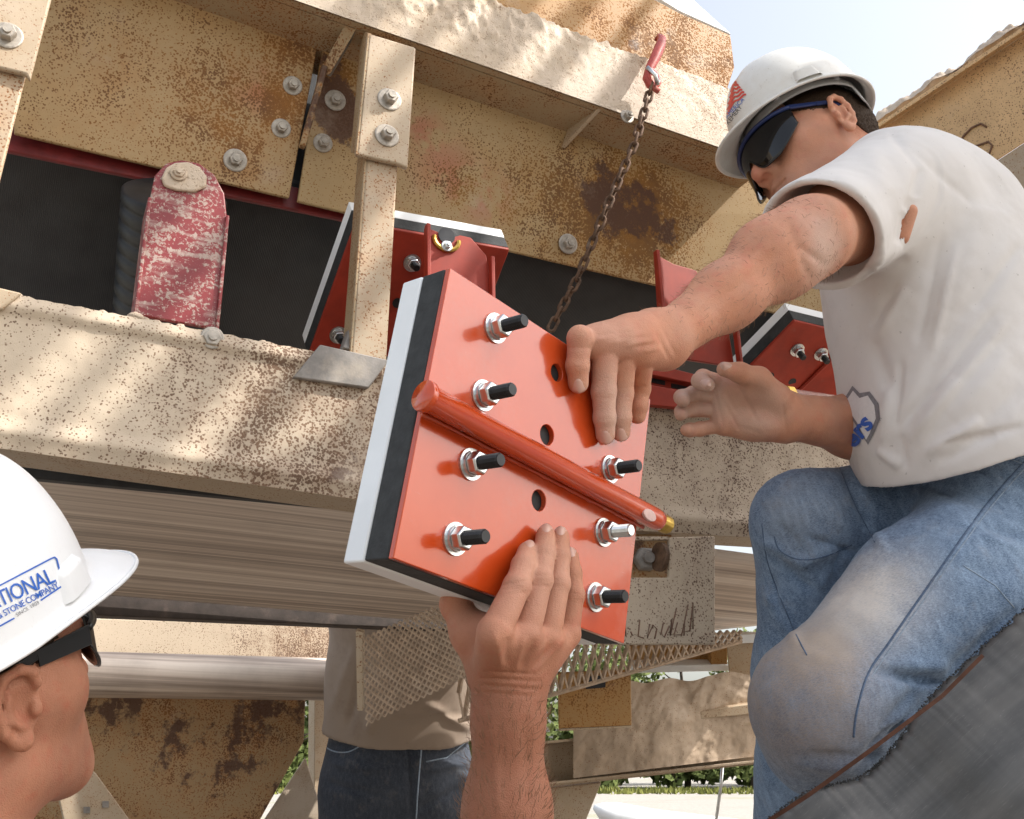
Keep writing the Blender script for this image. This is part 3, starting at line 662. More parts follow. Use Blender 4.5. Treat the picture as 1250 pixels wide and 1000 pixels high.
# --- installed seal units under the belt
def stud(parent, M, L=.03, dark=True, wr=.0145):
    mb = MB().lathe(M, [(wr, 0), (wr, .002)], 22).lathe(M @ Matrix.Translation((0, 0, .002)), [(wr*.82, 0), (wr*.78, .0025)], 18); build(mb, 'washer', MAT['zinc'], parent)
    build(MB().lathe(M @ Matrix.Translation((0, 0, .0045)), [(.0098, 0), (.0105, .001), (.0105, .0085), (.0092, .010)], 6), 'nut', MAT['zinc'], parent, bevel=.0006)
    prof = [(.0056, .012)]; z = .012
    while z < L: prof += [(.0062, z+.0005), (.0056, z+.001)]; z += .00125
    prof += [(.0050, L+.0015)]
    build(MB().lathe(M, prof, 12), 'stud', MAT['stud' if dark else 'zinc'], parent, smooth=False)
def seal(lbl, quad, E, cat, sts, holes):
    t = thing('seal_unit', lbl, 'seal bar', Matrix.Translation(quad[3]), 'red seal units mounted under the belt')
    q = quad; nn = (q[1]-q[0]).cross(q[3]-q[0]).normalized()
    if nn.dot(CAM-q[0]) < 0: nn = -nn
    build(MB().prism(q, E*.12), 'steel_plate', MAT['redmid'], t, bevel=.0015)
    build(MB().prism([p+E*.125 for p in q], E*.5), 'rubber_pad', MAT['cutrubber'], t, bevel=.001)
    build(MB().prism([p+E*.63 for p in q], E*.4), 'sliding_slab', MAT['white'], t, bevel=.001)
    def onq(px, py): d = ray(px, py); return CAM+d*((q[0]-CAM).dot(nn)/d.dot(nn))
    for px, py in sts: stud(t, fr(nn, onq(px, py)), .028)
    for px, py in holes: build(MB().lathe(fr(nn, onq(px, py)), [(.0085, .0004), (.0085, .0009)], 14), 'bolt_hole', MAT['stud'], t)
    return t, onq, nn
E1 = U_AX*.040+YV*.012-B_AX*.010
s1, on1, n1 = seal('red seal unit with white slab and torn rubber edge behind the narrow post', [FY(434, 272, .07), FY(622, 305, .07), FY(572, 436, .22), FY(376, 436, .22)], E1, '', [(503, 321), (413, 409)], [(485, 370)])
s2, on2, n2 = seal('red seal unit with bolts and holes between the forearm and the white shirt', [FY(970, 392, .09), FY(1105, 424, .09), FY(1062, 512, .23), FY(890, 474, .23)], E1, '', [(973, 427), (1002, 432)], [(940, 459), (967, 466), (997, 473), (1021, 480)])
build(MB().tube([on2(972, 478)+n2*.004, on2(1040, 412)+n2*.004], .004, 6), 'weld_seam', MAT['redmid'], s2)
# red hangers with hook slots
def hanger(lbl, pts, y, depth, edge, slot):
    t = thg('hanger_bracket', lbl, 'bracket', pts[-1][0], pts[-1][1], y, 'red hanger brackets of the seal units')
    slab('bracket_plate', pts, y, .007, MAT['redmid'], t, bevel=.0015)
    for i, (e0, e1) in enumerate(edge):
        a, b = FY(*e0, y-.001), FY(*e1, y-.001); build(MB().prism([a, b, b+N_AX*depth, a+N_AX*depth], B_AX*.006), 'side_flange', MAT['redmid'], t, bevel=.0012)
    if slot:
        px, py = slot; c = FY(px, py, y-.002)
        M = fr(N_AX, c, B_AX); arc = [M @ Vector((math.cos(a)*.020, math.sin(a)*.017, 0)) for a in np.linspace(R(170), R(370), 12)]
        build(MB().tube(arc, .0035, 6), 'hook_slot_rim', MAT['yellowzinc'], t); build(MB().lathe(fr(N_AX, FY(px, py-5, y-.0015), B_AX), [(.0135, 0), (.0135, .001)], 18), 'slot', MAT['stud'], t)
        mb = MB(); bolt_head(mb, fr(N_AX, FY(px, py+8, y-.003), B_AX), .006, .006, .009); build(mb, 'bolt', MAT['zinc'], t)
    return t
hanger('red hanger bracket with a yellow hook slot above the raised plate', [(519, 277), (535, 283), (541, 293), (562, 287), (575, 290), (594, 312), (600, 350), (596, 440), (518, 440)], .0, .012, [((518, 276), (519, 440)), ((596, 316), (598, 440))], (545, 293))
hanger('red hanger bracket with a bright edge under the forearm', [(800, 310), (822, 322), (850, 330), (890, 405), (897, 448), (820, 436), (806, 400)], .0, .012, [((894, 404), (899, 447)), ((797, 308), (806, 400))], None)
ta = thg('slotted_rail', 'red slotted rail ending beside the open palm', 'rail', 830, 495, -.005)
for i, pl in enumerate(([(770, 437), (885, 466), (885, 476), (770, 452)], [(770, 465), (885, 487), (885, 503), (770, 492)])):
    slab('rail_flange', pl, [-.01, -.01, -.01, -.01], .012, MAT['redmid'], ta, bevel=.001)
slab('rail_web', [(770, 452), (885, 476), (885, 487), (770, 465)], .006, .004, MAT['redmid'], ta, bevel=.001)
for px, py in ((792, 463), (838, 474)):
    slab('slot', [(px-18, py-6), (px+20, py+2), (px+20, py+7), (px-18, py-1)], .004, .002, MAT['stud'], ta, bevel=0)
tpipe = thg('red_pipe', 'dull pink steel pipe with a zinc end beside the white shirt', 'pipe', 1000, 490, .02)
MAT['pinkpipe'] = simple('worn_pink_red_pipe', (.30, .12, .10), .45, .35, 60, .2, dust=.4)
a, b = FY(958, 482, .0), FY(1080, 500, .03); build(MB().tube([a, b], .0125, 14), 'pipe_body', MAT['pinkpipe'], tpipe, smooth=False)
build(MB().lathe(fr(a-b, a, U_AX), [(.017, -.014), (.017, .002), (.011, .004)], 8), 'end_fitting', MAT['yellowzinc'], tpipe, bevel=.001)

# --- bracket box below the right beam with a bolt in a dark pocket
bk = thg('bolt_bracket', 'speckled tan bracket with a nut in a dark pocket and a brown scrawl', 'bracket', 820, 787, -.01)
MAT['brk'] = paint_steel('grey_tan_bracket', base=(.52, .42, .31), speck=.55, patch=.05, dust=.25, rustcol=(.13, .06, .03))
slab('bracket_face', [(817, 656), (873, 654), (873, 787), (740, 787), (740, 705), (817, 705)], -.012, .008, MAT['brk'], bk, bevel=.002)
slab('bracket_top', [(740, 655), (816, 655), (816, 659), (740, 660)], -.012, .008, MAT['brk'], bk, bevel=.001)
slab('pocket', [(740, 652), (820, 652), (820, 708), (740, 708)], .04, .004, MAT['rustplate'], bk, bevel=.001)
M = fr(N_AX+B_AX*-.2, FY(786, 684, .035), B_AX); mb = MB().lathe(M, [(.019, 0), (.019, .014), (.016, .017)], 6).lathe(M, [(.009, .017), (.009, .026)], 12); build(mb, 'nut', MAT['weld'], bk, bevel=.001)
M = fr(B_AX, FY(806, 680, .0), U_AX); build(MB().lathe(M, [(.022, -.004), (.022, .003)], 20), 'rusty_washer', MAT['chain'], bk)
def scrawl(parent, polys, y, w, mat, quad=None):
    mb = MB()
    for pl in polys: mb.tube([(FY(px, py, y) if quad is None else quad(px, py)) for px, py in pl], w, 5)
    build(mb, 'paint_scrawl', mat, parent, smooth=True)
scrawl(bk, [[(763, 760), (764, 777)], [(772, 776), (770, 771)], [(781, 757), (779, 777), (786, 779)], [(793, 762), (790, 779), (797, 763), (802, 768), (799, 780)], [(810, 760), (807, 773), (811, 778), (817, 764)], [(820, 756), (818, 776), (826, 742)], [(827, 760), (823, 775), (832, 775), (836, 758), (835, 776)], [(840, 738), (833, 772), (842, 770), (846, 736), (846, 768)]], -.0125, .0011, MAT['marker'])

# --- return belt, snub roller, far beam, rusty plate
zR = LOC(FY(250, 602, .16)).z
yF = LOC(FZ(300, 741, zR)).y
xa, xb = LOC(FY(-80, 600, .2)).x-.3, LOC(FY(1000, 700, .2)).x+.3
def retf(u, v):
    e = (u-.5)*2; return lw(xa+(xb-xa)*v, .16+(yF-.16)*u, zR-.012*(1-e*e) + .010*mnoise.noise(Vector((v*1.5, u*3, 0))))
o = build(MB().grid(retf, 40, 60), 'return_belt', MAT['stripes'], None, M=F, smooth=True, solid=.012); tag(o, 'dirty striped return belt running under the cream beam', 'conveyor belt')
t = slab('belt_edge_strip', [(-40, 562), (600, 622), (600, 637), (-40, 576)], .14, .02, MAT['rubber'], None); tag(t, 'thin black rubber strip along the near edge of the return belt', 'strip')
t = slab('dark_bar', [(40, 718), (620, 738), (620, 772), (40, 748)], yF+.02, .06, MAT['rustplate'], None); t.data.materials[0] = simple('dark_brown_bar', (.055, .042, .036), .6, .3, 40, .3, dust=.3, dustcol=(.2, .15, .12)); tag(t, 'dark dirty bar behind the far edge of the return belt', 'bar')
t = slab('far_beam', [(20, 752), (620, 771), (620, 812), (20, 795)], yF+.64, .12, MAT['beamL'], None); tag(t, 'cream beam between the dark bar and the lower grey roller', 'beam')
a, b = FY(40, 822, yF+.52), FY(640, 834, yF+.52); rr = 28/FOC*to_px(a)[2]
build_r = build(MB().lathe(fr(b-a, a, U_AX), [(rr*.3, -.02), (rr*.97, -.02), (rr, -.01), (rr, (b-a).length), (rr*.3, (b-a).length+.01)], 36), 'return_roller', MAT['stripes'], None, M=M3(B_AX, -N_AX, U_AX, a), smooth=True); tag(build_r, 'grey brown striped return roller below the cream far beam', 'roller')
yP = yF+.60
t = thg('rusty_plate', 'brown rust-stained steel plate with a cut corner below the grey roller', 'steel plate', 240, 1010, yP)
slab('plate', [(40, 830), (374, 830), (371, 905), (318, 1000), (300, 1060), (20, 1060)], yP, .012, MAT['rustplate'], t)
slab('dusty_foot_plate', [(373, 925), (392, 985), (380, 1060), (250, 1060), (320, 1005)], yP+.03, .012, MAT['caked'], t)
t = thg('cream_post', 'cream steel post standing right of the rusty plate', 'post', 391, 1030, yP+.25); slab('post_face', [(384, 830), (404, 830), (400, 1060), (383, 1060)], yP+.25, .08, MAT['tan_clean'], t)
t = thg('cream_beam', 'sunlit cream beam with two square holes under the rusty plate', 'beam', 130, 1060, yP-.15); slab('beam_face', [(78, 905), (118, 945), (165, 1010), (150, 1060), (90, 1060), (60, 920)], yP-.15, .05, MAT['tan_clean'], t)
for px, py in ((106, 989), (129, 982)): slab('square_hole', [(px-4, py-4), (px+4, py-4), (px+4, py+4), (px-4, py+4)], yP-.153, .002, MAT['weld'], t, bevel=0)

# --- expanded metal guard
def lattice(name, quad, nu, nv, r, parent, skew=.5):
    mb = MB()
    def pt(u, v): return quad[0].lerp(quad[1], u).lerp(quad[3].lerp(quad[2], u), v)
    nn = (quad[1]-quad[0]).cross(quad[3]-quad[0]).normalized()
    for j in range(nv):
        for i in range(nu+1):
            for sgn in (-1, 1):
                u0 = (i+(.5 if j % 2 else 0))/nu; u1 = u0+sgn*.5/nu
                if not (-.001 <= u0 <= 1.001 and -.001 <= u1 <= 1.001): continue
                a, b = pt(u0, j/nv), pt(u1, (j+1)/nv); m = (a+b)/2
                t = (b-a).normalized(); s = t.cross(nn)*r; d = (nn+s.normalized()*.5*sgn).normalized()*r*1.5
                i0 = len(mb.v); mb.v += [a-s-d, a+s-d, b+s-d, b-s-d, a-s+d, a+s+d, b+s+d, b-s+d]
                mb.f += [tuple(q+i0 for q in f) for f in ((0, 1, 2, 3), (7, 6, 5, 4), (0, 4, 5, 1), (1, 5, 6, 2), (2, 6, 7, 3), (3, 7, 4, 0))]
    o = build(mb, name, MAT['mesh'], parent); o['kind'] = 'stuff'; return o
gz = 1.62
tg = thing('mesh_guard', 'dusty expanded metal guard bent behind the raised arm', 'guard', Matrix.Translation(P(560, 880, gz)))
qA = [P(443, 778, gz), P(560, 728, 1.55), P(592, 815, 1.55), P(447, 886, gz)]
lattice('mesh_panel', qA, 18, 22, .0011, tg)
qB = [P(560, 778, 1.62), P(905, 770, 2.0), P(905, 782, 2.0), P(560, 880, 1.62)]
lattice('mesh_panel', qB, 34, 3, .0018, tg)
build(MB().tube([P(560, 880, 1.62), P(905, 783, 2.0)], .004, 5), 'edge_rod', MAT['mesh'], tg)
build(MB().prism([P(434, 770, gz), P(443, 772, gz), P(443, 868, gz), P(436, 868, gz)], Dv((0, 0, .02))), 'side_bar', MAT['tan_clean'], tg, bevel=.001)

# --- rusty slotted plate, dusty I-beam, leg, cable, pale sunlit fixtures on the right
ts = thing('slotted_plate', 'rusty square plate with a slot hanging under the mesh guard', 'steel plate', Matrix.Translation(P(725, 890, 1.95)))
build(MB().prism([P(681, 822, 1.95), P(770, 818, 1.99), P(771, 886, 1.99), P(682, 890, 1.95)], Dv((0, 0, .01))), 'plate', MAT['orange'], ts, bevel=.002)
build(MB().prism([P(715, 826, 1.955), P(739, 824, 1.965), P(739, 839, 1.965), P(715, 841, 1.955)], Dv((0, 0, -.002))), 'slot', MAT['stud'], ts)
build(MB().prism([P(682, 890, 1.95), P(771, 886, 1.99), P(771, 884, 2.06), P(682, 888, 2.02)], Dv((0, .004, 0))), 'bottom_lip', MAT['tan_clean'], ts, bevel=.001)
tI = thing('floor_beam', 'wide tan I-beam half buried in caked brown dust at the lower right', 'beam', Matrix.Translation(P(800, 950, 2.3)))
za, zc = 2.28, 2.46
def ib(u, v):
    px = 640+330*u; z = za+(zc-za)*u; yt = 908-30*u; yb = 962-36*u
    p = P(px, yt+(yb-yt)*v, z); return p
build(MB().grid(ib, 60, 12), 'web', MAT['tan_clean'], tI, smooth=True, solid=.01)
def fl_(y0, y1, dz, name, m):
    build(MB().prism([P(640, y0, za-.02-dz), P(970, y0+y1, zc-.02-dz), P(970, y0+y1, zc+.05), P(640, y0, za+.05)], Dv((0, .006, 0))), name, m, tI, bevel=.001)
fl_(907, -30, .06, 'top_flange', MAT['tan_clean']); fl_(958, -35, .06, 'bottom_flange', MAT['tan_clean'])
MAT['muck'] = paint_steel('caked_brown_muck', base=(.47, .36, .26), speck=.15, patch=.1, dust=.5, bumpy=.5, dustcol=(.50, .39, .29))
def muck(u, v):
    px = 700+250*u; z = 2.22+.16*u; top = 822 + 26*(1-u)**2*1.0 - 0*u + 10*mnoise.noise(Vector((u*6, 0, 0))); bot = 950-30*u
    wv = mnoise.fractal(Vector((u*5+v*.6, v*1.6, 2)), .9, 2.2, 4)*.014 + mnoise.fractal(Vector((u*15+v*2, v*5, 7)), 1.0, 2.2, 4)*.003
    return P(px, top+(bot-top)*v, z-wv-.05*math.sin(v*2.2)*math.sin(min(1, u*1.3)*3.14))
o = build(MB().grid(muck, 150, 80), 'caked_muck', MAT['muck'], tI, smooth=True); 
build(MB().prism([P(855, 868, 2.30), P(940, 856, 2.35), P(940, 870, 2.35), P(855, 878, 2.30)], Dv((0, 0, .1))), 'stub_flange', MAT['tan_clean'], tI, bevel=.002)
tleg = thing('beam_leg', 'tan tapered steel leg under the dusty I-beam', 'leg', Matrix.Translation(P(700, 1300, 2.34)))
build(MB().prism([P(671, 962, 2.34), P(734, 956, 2.36), P(700, 1040, 2.35), P(690, 1320, 2.35), P(650, 1320, 2.33), P(655, 1100, 2.33)], Dv((0, 0, .08))), 'leg_plate', MAT['tan_clean'], tleg, bevel=.003)
tcb = build(MB().tube([P(882, 935, 2.6), P(880, 960, 2.6), P(873, 1010, 2.58), P(866, 1100, 2.56), P(864, 1300, 2.55)], .004, 7), 'hanging_cable', MAT['zinc'], smooth=True); tag(tcb, 'thin grey cable hanging under the dusty I-beam', 'cable')
tsh = MB().tube([P(725, 985, 4.2), P(735, 990, 4.2), P(752, 995, 4.2), P(800, 1004, 4.2), P(900, 1015, 4.2), P(930, 1060, 4.2)], [.01, .035, .05, .05, .05, .05], 12)
tsh = build(tsh, 'ground_pipe', MAT['white'], smooth=True); tag(tsh, 'white bent pipe near the bottom edge under the dusty I-beam', 'pipe')
tr2 = thing('cross_frame', 'tan and sunlit white welded frame between the scrawled bracket and the far knee', 'frame', Matrix.Translation(P(890, 860, 2.45)))
build(MB().prism([P(770, 790, 2.5), P(874, 783, 2.5), P(874, 812, 2.5), P(770, 815, 2.5)], Dv((0, 0, .05))), 'cross_rail', MAT['orange'], tr2, bevel=.002)
build(MB().prism([P(868, 789, 2.45), P(888, 789, 2.45), P(888, 812, 2.45), P(868, 812, 2.45)], Dv((0, 0, .05))), 'spacer', MAT['orange'], tr2, bevel=.002)
build(MB().prism([P(888, 787, 2.42), P(935, 785, 2.42), P(935, 850, 2.42), P(912, 825, 2.42), P(892, 842, 2.42)], Dv((0, 0, .01))), 'notched_plate', MAT['tan_clean'], tr2, bevel=.001)
build(MB().prism([P(770, 813, 2.44), P(890, 812, 2.44), P(890, 819, 2.44), P(770, 822, 2.44)], Dv((0, 0, .06))), 'lower_rail', MAT['white'], tr2, bevel=.002)
build(MB().prism([P(858, 776, 2.4), P(940, 774, 2.4), P(940, 785, 2.4), P(858, 785, 2.4)], Dv((0, 0, .03))), 'sunlit_strip', MAT['white'], tr2, bevel=.001)  # white colour stands in for sunlight on this strip

# --- hook and chain
hk = thg('chain_hook', 'red hook over the dusty upper beam holding the chain', 'hook', 797, 108, -.03)
hp = [FY(px, py, yy) for px, py, yy in ((804, 112, -.035), (793, 104, -.036), (789, 96, -.036), (793, 84, -.036), (800, 70, -.034), (806, 56, -.03), (808, 48, -.02), (805, 45, -.005), (800, 49, .005))]
build(MB().tube(hp, [.005, .007, .007, .008, .0095, .0095, .008, .006, .003], 10), 'hook_body', MAT['hook'], hk, smooth=True)
M = fr(N_AX+B_AX*.3, FY(797, 95, -.036)); build(MB().tube([M @ Vector((math.cos(a)*.014, math.sin(a)*.014, 0)) for a in np.linspace(0, 6.283, 17)], .0055, 8, cap=False), 'hook_eye', MAT['hook'], hk, smooth=True)
build(MB().tube([FY(790, 82, -.045), FY(800, 92, -.05), FY(803, 104, -.045)], .004, 6), 'latch', MAT['zinc'], hk, smooth=True)
ch = thg('chain', 'rusty steel chain hanging from the red hook past the rust patch', 'chain', 672, 402, .02)
def oval(M, L, w, r, n=20):
    pts = []
    for k in range(n):
        a = 2*math.pi*k/n; x = w*math.cos(a); y = w*math.sin(a)+(L if math.sin(a) > 0 else -L); pts.append(M @ Vector((x, y, 0)))
    mb = MB(); m = 7; vs = []
    for k in range(n):
        t = (pts[(k+1) % n]-pts[k-1]).normalized(); u = (M.to_3x3() @ Vector((0, 0, 1))).normalized(); b = t.cross(u)
        vs += [pts[k]+(u*math.cos(2*math.pi*j/m)+b*math.sin(2*math.pi*j/m))*r for j in range(m)]
    fs = [(k*m+j, k*m+(j+1) % m, ((k+1) % n)*m+(j+1) % m, ((k+1) % n)*m+j) for k in range(n) for j in range(m)]
    return mb.add(vs, fs)
cp = [FY(796, 103, -.036), FY(775, 175, -.03), FY(742, 250, -.01), FY(705, 340, .03), FY(672, 402, .06)]
seg = []; 
for a, b in zip(cp, cp[1:]):
    for k in range(12): seg.append(a.lerp(b, k/12))
seg.append(cp[-1]); dist = [0]
for a, b in zip(seg, seg[1:]): dist.append(dist[-1]+(b-a).length)
def along(s):
    for i in range(len(seg)-1):
        if dist[i+1] >= s: return seg[i].lerp(seg[i+1], (s-dist[i])/(dist[i+1]-dist[i])), (seg[i+1]-seg[i]).normalized()
    return seg[-1], (seg[-1]-seg[-2]).normalized()
nl = int(dist[-1]/.0185)
for i in range(nl):
    p, tdir = along((i+.5)*dist[-1]/nl); s = fr(tdir, p, N_AX); ang = R(35 + (90 if i % 2 else 0))+rc.uniform(-.25, .25)
    M = s @ Matrix.Rotation(ang, 4, 'Z') @ Matrix.Rotation(R(90), 4, 'X')
    build(oval(M, .0065, .0058, .0027), 'link', MAT['chain'], ch, smooth=True)

# --- orange rusty box above, big beam at the upper right
tb = thg('rusty_hopper', 'orange rusted steel box above the dusty upper beam against the sky', 'hopper', 740, 90, .2)
slab('side_wall', [(520, -90), (700, -70), (760, -22), (830, 16), (892, 43), (897, 82), (884, 122), (520, 60)], .12, .02, MAT['orange'], tb, bevel=.003)
slab('sunlit_top', [(758, -30), (800, -60), (838, -8), (893, 42), (830, 14)], .16, .3, MAT['white'], tb, bevel=.002)  # white colour stands in for strong sun on the box's top
def big(px, py, u): return P(px, py, u)
tbm = thing('diagonal_beam', 'long ochre rust-flecked beam with dusty top and painted letter against the sky', 'beam', Matrix.Translation(P(1060, 300, 2.4)))
MAT['ochre'] = paint_steel('ochre_flecked_beam', base=(.70, .47, .25), speck=.35, patch=.05, dust=.12, rustcol=(.18, .08, .03))
A0, A1 = P(1000, 208, 2.5), P(1330, -10, 2.0); B0, B1 = P(1000, 338, 2.5), P(1330, 122, 2.0)
dv = Dv((.05, 0, .25)).normalized()
build(MB().prism([A0, A1, B1, B0], dv*.012), 'web', MAT['ochre'], tbm, bevel=.002)
build(MB().prism([B0, B1, P(1330, 182, 1.96), P(1000, 398, 2.46)], Dv((.004, .012, .004))), 'lower_flange', MAT['tan_clean'], tbm, bevel=.002)
upv = (A0-B0).normalized()
build(MB().prism([A0, A1, A1-dv*.05, A0-dv*.05], upv*.01), 'upper_flange', MAT['ochre'], tbm, bevel=.002)
def dusttop(u, v):
    p = A0.lerp(A1, u)-dv*.05*(1-v)+dv*.1*v; h = max(0, mnoise.fractal(Vector((u*12, v*1.5, 1)), 1.1, 2.1, 4)*.5+.45)*.055*math.sin(max(.0, min(1, v*.9+.1))*3.14)
    return p+upv*(h+.0105)
build(MB().grid(dusttop, 160, 12), 'dust_heap', MAT['caked'], tbm, smooth=True)
nb = (A1-A0).cross(B0-A0).normalized()
def onb(px, py): d = ray(px, py); return CAM+d*((A0-CAM).dot(nb)/d.dot(nb)) + (CAM-A0).normalized()*.003
scrawl(tbm, [[(1204, 155), (1197, 151), (1186, 156), (1176, 166), (1172, 174), (1178, 180), (1192, 178), (1206, 173), (1211, 178), (1207, 188), (1195, 190), (1183, 187)], [(1160, 176), (1165, 184), (1166, 190)]], 0, .0024, MAT['marker'], onb)
tlo = thing('dusty_stub_beam', 'dust covered stub beam behind the white shirt at the right edge', 'beam', Matrix.Translation(P(1240, 275, 2.3)))
def stub(u, v):
    return P(1195+140*u, 236-3*u+60*v+6*mnoise.noise(Vector((u*7, v*2, 0)))*(1-v), 2.3-.04*v+.008*mnoise.fractal(Vector((u*9, v*4, 1)), 1.0, 2, 3))
build(MB().grid(stub, 60, 24), 'dusty_face', MAT['caked'], tlo, smooth=True, solid=.03)

# --- worn rubber sheet at the lower right, ragged edge and strap
edge = [(925, 1012, 1.00), (985, 967, 1.01), (1050, 949, 1.02), (1088, 915, 1.03), (1130, 858, 1.04), (1180, 808, 1.06), (1250, 745, 1.08), (1340, 668, 1.11)]
ec = np.array([tuple(P(*e)) for e in edge])
def epos(u):
    s = u*(len(ec)-1); i = min(int(s), len(ec)-2); f_ = s-i
    p0, p1, p2, p3 = ec[max(i-1, 0)], ec[i], ec[i+1], ec[min(i+2, len(ec)-1)]
    return .5*((2*p1)+(-p0+p2)*f_+(2*p0-5*p1+4*p2-p3)*f_**2+(-p0+3*p1-3*p2+p3)*f_**3)
out = Dv((.55, .62, -.35)).normalized()
def sheet(u, v):
    p = Vector(epos(u)); w = v**1.1
    rg = mnoise.fractal(Vector((u*60, 0, 3)), .8, 2.1, 4)*.004*(1-v)**6
    bulge = Dv((-.35, -.45, -.30))*(.15*math.sin(min(1, v*1.15)*math.pi*.55)*(.3+.7*u))
    return p + out*(.55*w+rg) + bulge*(1 if v > 0 else 0)
o = build(MB().grid(sheet, 160, 40), 'rubber_sheet', MAT['oldbelt'], None, smooth=True, solid=-.011, M=M3(Dv((.76, -.62, .12)).normalized(), Dv((.62, .76, 0)).normalized(), Dv((.76, -.62, .12)).normalized().cross(Dv((.62, .76, 0)).normalized()).normalized(), P(1150, 1000, .95)))
tag(o, 'worn grey rubber sheet with a ragged edge curling in front of the kneeling man', 'rubber sheet')
fr_ = MB()
for k in range(900):
    u = rc.random(); p = Vector(epos(u)); d = (out*-.3+Vector((rc.gauss(0, 1), rc.gauss(0, 1), rc.gauss(0, 1)))*.6).normalized(); fr_.tube([p+d*.001, p+d*rc.uniform(.001, .0032)], [.0009, .0004], 3)
f_ = build(fr_, 'frayed_edge', MAT['rubber'], o); f_['kind'] = 'stuff'

tst = MB(); sp = [P(px, py, z) for px, py, z in ((935, 1004, .965), (985, 972, .96), (1060, 918, .965), (1110, 880, .98), (1150, 850, 1.0), (1200, 800, 1.03))]
for a, b in zip(sp, sp[1:]): w = (b-a).cross(CAM-a).normalized()*.0019; tst.prism([a-w, b-w, b+w, a+w], (CAM-a).normalized()*-.0015)
o = build(tst, 'strap', simple('dark_brown_strap', (.075, .034, .022), .8, .3, 60, .3, spec=.15)); tag(o, 'thin brown strap lying along the ragged edge of the grey rubber sheet', 'strap')
# ------------------------------------------------------------------ the red plate the two men hold
PLR = C_R @ np.array([[0.65921241, 0.14887588, 0.73707189], [0.36742538, -0.91899508, -0.14299171], [0.65607742, 0.36508083, -0.66051374]])
PS = .985
PM = Matrix(PLR.tolist()).to_4x4(); PM.translation = CW(np.array([0.02767696, 0.0521758, 0.94124749])*PS)
PW, PH = .305*PS/2, .305*.85*PS/2
PMI = PM.inverted()
def PL(px, py, off=0.0): return hit(PM, 2, off, px, py)
def pl2(px, py): q = PMI @ PL(px, py); return Vector((q.x, q.y))
hp_ = thing('impact_plate', 'glossy red steel plate with white and black backing held up by two hands', 'plate', PM)
def holed(outer, holes, th, M, name, mat, parent, nseg=20):
    loops = [[Vector((x, y, 0)) for x, y in outer]]
    for c, r in holes: loops.append([Vector((c.x+r*math.cos(2*math.pi*k/nseg), c.y+r*math.sin(2*math.pi*k/nseg), 0)) for k in range(nseg)][::-1])
    tri = tessellate_polygon(loops); flat = [v for l in loops for v in l]; n = len(flat)
    vs = [M @ v for v in flat]+[M @ (v-Vector((0, 0, th))) for v in flat]; fs = []
    for t in tri:
        a, b, c = [flat[i] for i in t]; up = (b-a).cross(c-a).z > 0
        t = tuple(t) if up else tuple(t)[::-1]
        fs += [t, tuple(i+n for i in t[::-1])]
    o0 = 0
    for l in loops:
        m = len(l)
        for k in range(m): fs.append((o0+k, o0+k+n, o0+(k+1) % m+n, o0+(k+1) % m)[::1])
        o0 += m
    return put(name, vs, fs, mat, parent, bevel=.0008, seg=2)
hl = [(pl2(680, 455), .0085), (pl2(668, 531), .0095), (pl2(658, 611), .0095)]
holed([(-PW, -PH), (PW, -PH), (PW, PH), (-PW, PH)], hl, .006, PM, 'steel_plate', MAT['redgloss'], hp_)
# turned edges of the steel pan along the left side
build(MB().box(PM, -PW-.0005, PW+.0005, -PH-.0005, PH+.0005, -.034, -.0063), 'rubber_pad', MAT['cutrubber'], hp_, bevel=.0015)
build(MB().box(PM, -PW-.001, PW+.001, -PH-.0015, PH+.0005, -.060, -.0343), 'sliding_slab', MAT['white'], hp_, bevel=.002)
for px, py, L, dk in ((604, 401, .034, 1), (589, 483, .034, 1), (574, 567, .034, 1), (555, 658, .034, 1), (744, 573, .034, 1), (736, 650, .032, 0), (726, 729, .034, 1)):
    q = pl2(px, py); stud(hp_, PM @ Matrix.Translation((q.x, q.y, 0)), L, dk, .0138)
a, b = PL(519, 484, .014), PL(806, 637, .014); dd = (b-a).normalized()
build(MB().lathe(fr(dd, a, PM.to_3x3().col[2]), [(.0126, -.003), (.0132, -.002), (.0132, .003), (.0112, .005), (.0112, (b-a).length-.012), (.0105, (b-a).length-.004), (.007, (b-a).length)], 28), 'locking_pipe', MAT['redgloss'], hp_, smooth=True)
MAT['worn'] = simple('scraped_pale_pink_paint', (.62, .42, .38), .5, .15, 80, .1)
M = fr(PM.to_3x3().col[2], PL(793, 629, .0252), dd); build(MB().lathe(M @ Matrix.Scale(1.9, 4, (1, 0, 0)), [(.0055, -.002), (.0055, .0006), (.005, .0009)], 18), 'worn_patch', MAT['worn'], hp_, smooth=False)
build(MB().lathe(fr(dd, b, U_AX), [(.0085, -.004), (.0095, .004), (.0095, .012), (.006, .015)], 12), 'locking_clip', MAT['yellowzinc'], hp_, bevel=.001)
wb = MB(); side = PM.to_3x3().col[2].cross(dd).normalized()
for sg in (-1, 1):
    pts = [a.lerp(b, k/60)+side*sg*.0085-PM.to_3x3().col[2]*.0125+Vector((rc.gauss(0, .0003), rc.gauss(0, .0003), 0)) for k in range(2, 59)]; wb.tube(pts, [.0022+rc.uniform(-.0005, .0006) for _ in pts], 6)
build(wb, 'weld_bead', MAT['redgloss'], hp_, smooth=True)
